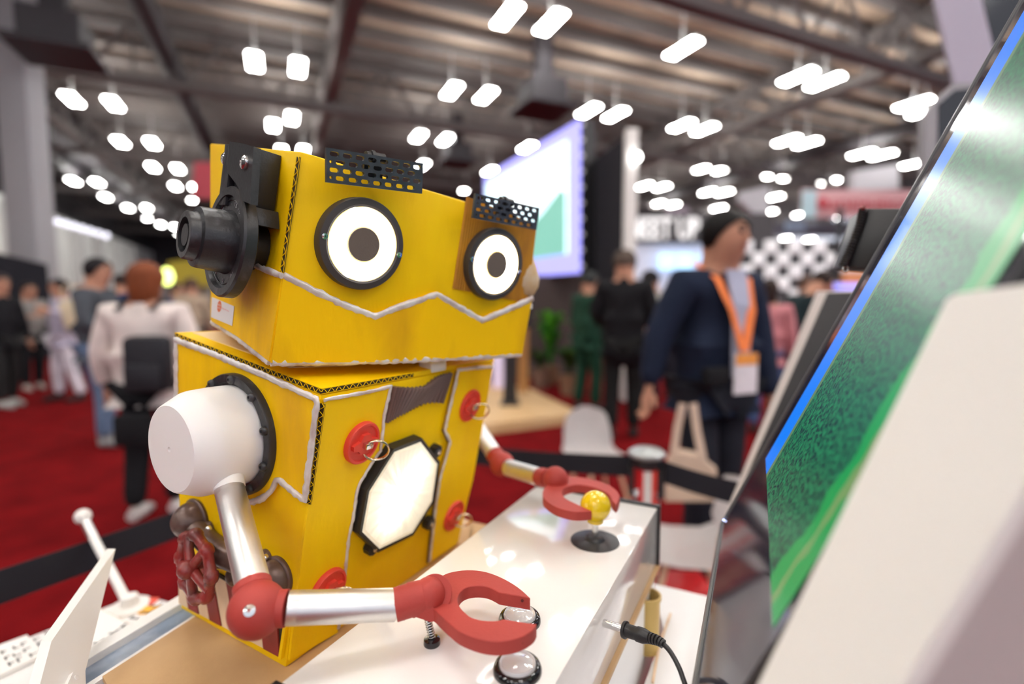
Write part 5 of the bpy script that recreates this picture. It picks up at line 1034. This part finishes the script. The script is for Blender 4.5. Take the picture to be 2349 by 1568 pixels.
# plants, platform
pl = [G(1338, 948, .10), G(1085, 978, .10), G(900, 950, .10), G(1000, 868, .10), G(1205, 886, .10)]
setorg((0, 0, 0)); bm = NB(); prism(bm, pl, (0, 0, -.10)); tag(finish('wood_platform', bm, mat('pale_plywood', (.66, .44, .22), .6, col2=(.58, .37, .17), ns=3), None, 0), 'low pale plywood platform on the red carpet behind the robot', 'platform')
def plant(px, py, label, n, h, sp, cols, pot=(.30, .17, .10), Y=None):
    b = F0(px, py) if Y is None else F_(px, Y); t = thing('potted_plant', label, 'plant', b, 'booth plants')
    bm = NB(); lathe(bm, b, UZ, [(.11, 0), (.15, .26), (.16, .28), (.13, .28), (.12, .24)], 20); finish('pot', bm, cmat(pot), t, 40)
    for i in range(n):
        an = random.uniform(0, 6.28); r = random.uniform(.1, sp); hh = h * random.uniform(.55, 1); d = V((math.cos(an), math.sin(an), 0)); sd = d.cross(UZ)
        c = [b + UZ * .26, b + d * r * .3 + UZ * (.26 + hh * .6), b + d * r * .75 + UZ * (.26 + hh), b + d * r * 1.25 + UZ * (.26 + hh * .85)]
        bm = NB(); wd = [.006, .03, .045, .004]; A_ = [bm.verts.new(p - sd * w_) for p, w_ in zip(c, wd)]; B_ = [bm.verts.new(p + sd * w_) for p, w_ in zip(c, wd)]
        for k in range(3): bm.faces.new((A_[k], A_[k + 1], B_[k + 1], B_[k]))
        bmesh.ops.solidify(bm, geom=bm.faces[:], thickness=.003); finish('leaf', bm, cmat(random.choice(cols)), t, 0)
plant(1262, 880, 'tall potted palm with bright green fronds right of the robot head', 34, .95, .30, [(.10, .42, .02), (.13, .5, .03), (.05, .25, .03)])
plant(1305, 905, 'dark leafy potted plant beside the wood platform', 26, .45, .28, [(.03, .09, .02), (.09, .12, .02), (.05, .10, .03)], (.34, .20, .12))
plant(1240, 888, 'low potted plant behind the platform edge', 22, .35, .25, [(.05, .12, .03), (.08, .12, .03)], (.32, .2, .14))
t = thing('lavender_display', 'pale lavender display box on the platform behind the robot shoulder', 'display', G(1142, 893, .1)); c = G(1142, 893, .1); bm = NB(); box(bm, c + V((0, .1, .30)), (.16, .16, .58), None, .02); finish('display_body', bm, mat('lav', (.62, .54, .70), .5, emit=(.8, .7, 1), es=.2), t, 30); bm = NB(); box(bm, c + V((0, .1, .62)), (.16, .16, .08), None, .02); finish('display_top', bm, M_SCR, t, 30)
t = thing('black_easel', 'black screen stand with flared foot on the wood platform', 'stand', G(1170, 928, .1)); c = G(1170, 928, .1); bm = NB(); hexa(bm, [c + V(q_) for q_ in ((-.09, 0, 0), (.09, 0, 0), (.09, .1, 0), (-.09, .1, 0))], [c + V(q_) for q_ in ((-.05, 0, .9), (.05, 0, .9), (.05, .08, .9), (-.05, .08, .9))]); finish('stand_column', bm, M_BLK, t, 0); bm = NB(); box(bm, c + V((0, .05, .01)), (.24, .24, .02), None, .005); finish('stand_foot', bm, M_BLK, t, 0)
bm = NB(); box(bm, c + V((0, .04, 1.1)), (.5, .05, .35), None, .01); finish('stand_screen', bm, M_BGL, t, 0)
wallpx('orange_booth_wall', 'orange booth panel behind the robot head and plants', 'panel', [(1188, 900), (1188, 600), (1212, 600), (1212, 900)], [6.6] * 4, .08, mat('orange_wall', (.45, .22, .07), .7))
wallpx('dark_booth_wall', 'dark booth wall under the video wall behind the plants', 'wall panel', [(1090, 905), (1090, 640), (1345, 625), (1345, 905)], [9.0] * 4, .08, mat('booth_brown', (.07, .05, .045), .8))
# left side things
wallpx('black_drape', 'black drape wall behind the crowd at the left edge', 'drape', [(-160, 900), (-160, 545), (108, 606), (116, 690), (128, 900)], [11.0, 11.0, 12.3, 12.3, 12.3], .08, M_DRAPE)
wallpx('yellow_booth', 'yellow booth wall behind the crowd left of the robot', 'booth', [(385, 655), (385, 600), (490, 590), (490, 655)], [15] * 4, .2, mat('yellow_booth', (.62, .50, .05), .7))
wallpx('grey_booth_wall', 'pale grey booth wall behind the left crowd', 'booth', [(262, 690), (262, 640), (480, 640), (480, 690)], [16] * 4, .2, mat('grey_booth', (.35, .33, .32), .8))
t = thing('booth_lamp', 'glowing yellow-green oval lamp above the auburn-haired person', 'lamp', PY(383, 640, 9)); bm = NB(); ball(bm, PY(383, 634, 9), .10, sc=1.5, seg=18); finish('lamp_globe', bm, mat('lime_glow', (.8, 1, .2), .4, emit=(.85, 1.0, .25), es=2.2), t); bm = NB(); c_ = PY(383, 634, 9); cyl(bm, c_ - UZ * .1, V((c_.x, c_.y, 0)), .015, seg=8); finish('lamp_pole', bm, M_BLK, t)
t = thing('light_bar', 'sloping row of round white bulbs under the left wall', 'light', PY(170, 520, 16)); bm = NB(); tube(bm, [PY(88, 489, 16), PY(252, 541, 17.5)], .05, 8); finish('bar', bm, M_BLK, t)
for i in range(9): bm = NB(); ball(bm, PY(95 + i * 18.6, 497 + i * 5.4, 15.9 + i * .17), .09, seg=12); finish('bulb', bm, mat('bulb_white', (.9, .9, 1), .4, emit=(.88, .88, 1.0), es=1.1), t)
# people and clutter further away, low band of booths
for i, (x0, x1, y0, Y, c_, lb) in enumerate(((560, 900, 600, 18, (.22, .20, .20), 'long grey booth row far behind the robot head'), (1465, 1700, 590, 17, (.30, .30, .36), 'pale booth row behind the lettered booth'), (1960, 2300, 560, 14, (.12, .11, .12), 'dark booth behind the monitor'))):
    wallpx('far_booth', lb, 'booth', [(x0, 690 + 1593 / Y), (x0, y0), (x1, y0), (x1, 690 + 1593 / Y)], [Y] * 4, .3, mat('far_booth_%d' % i, c_, .8))
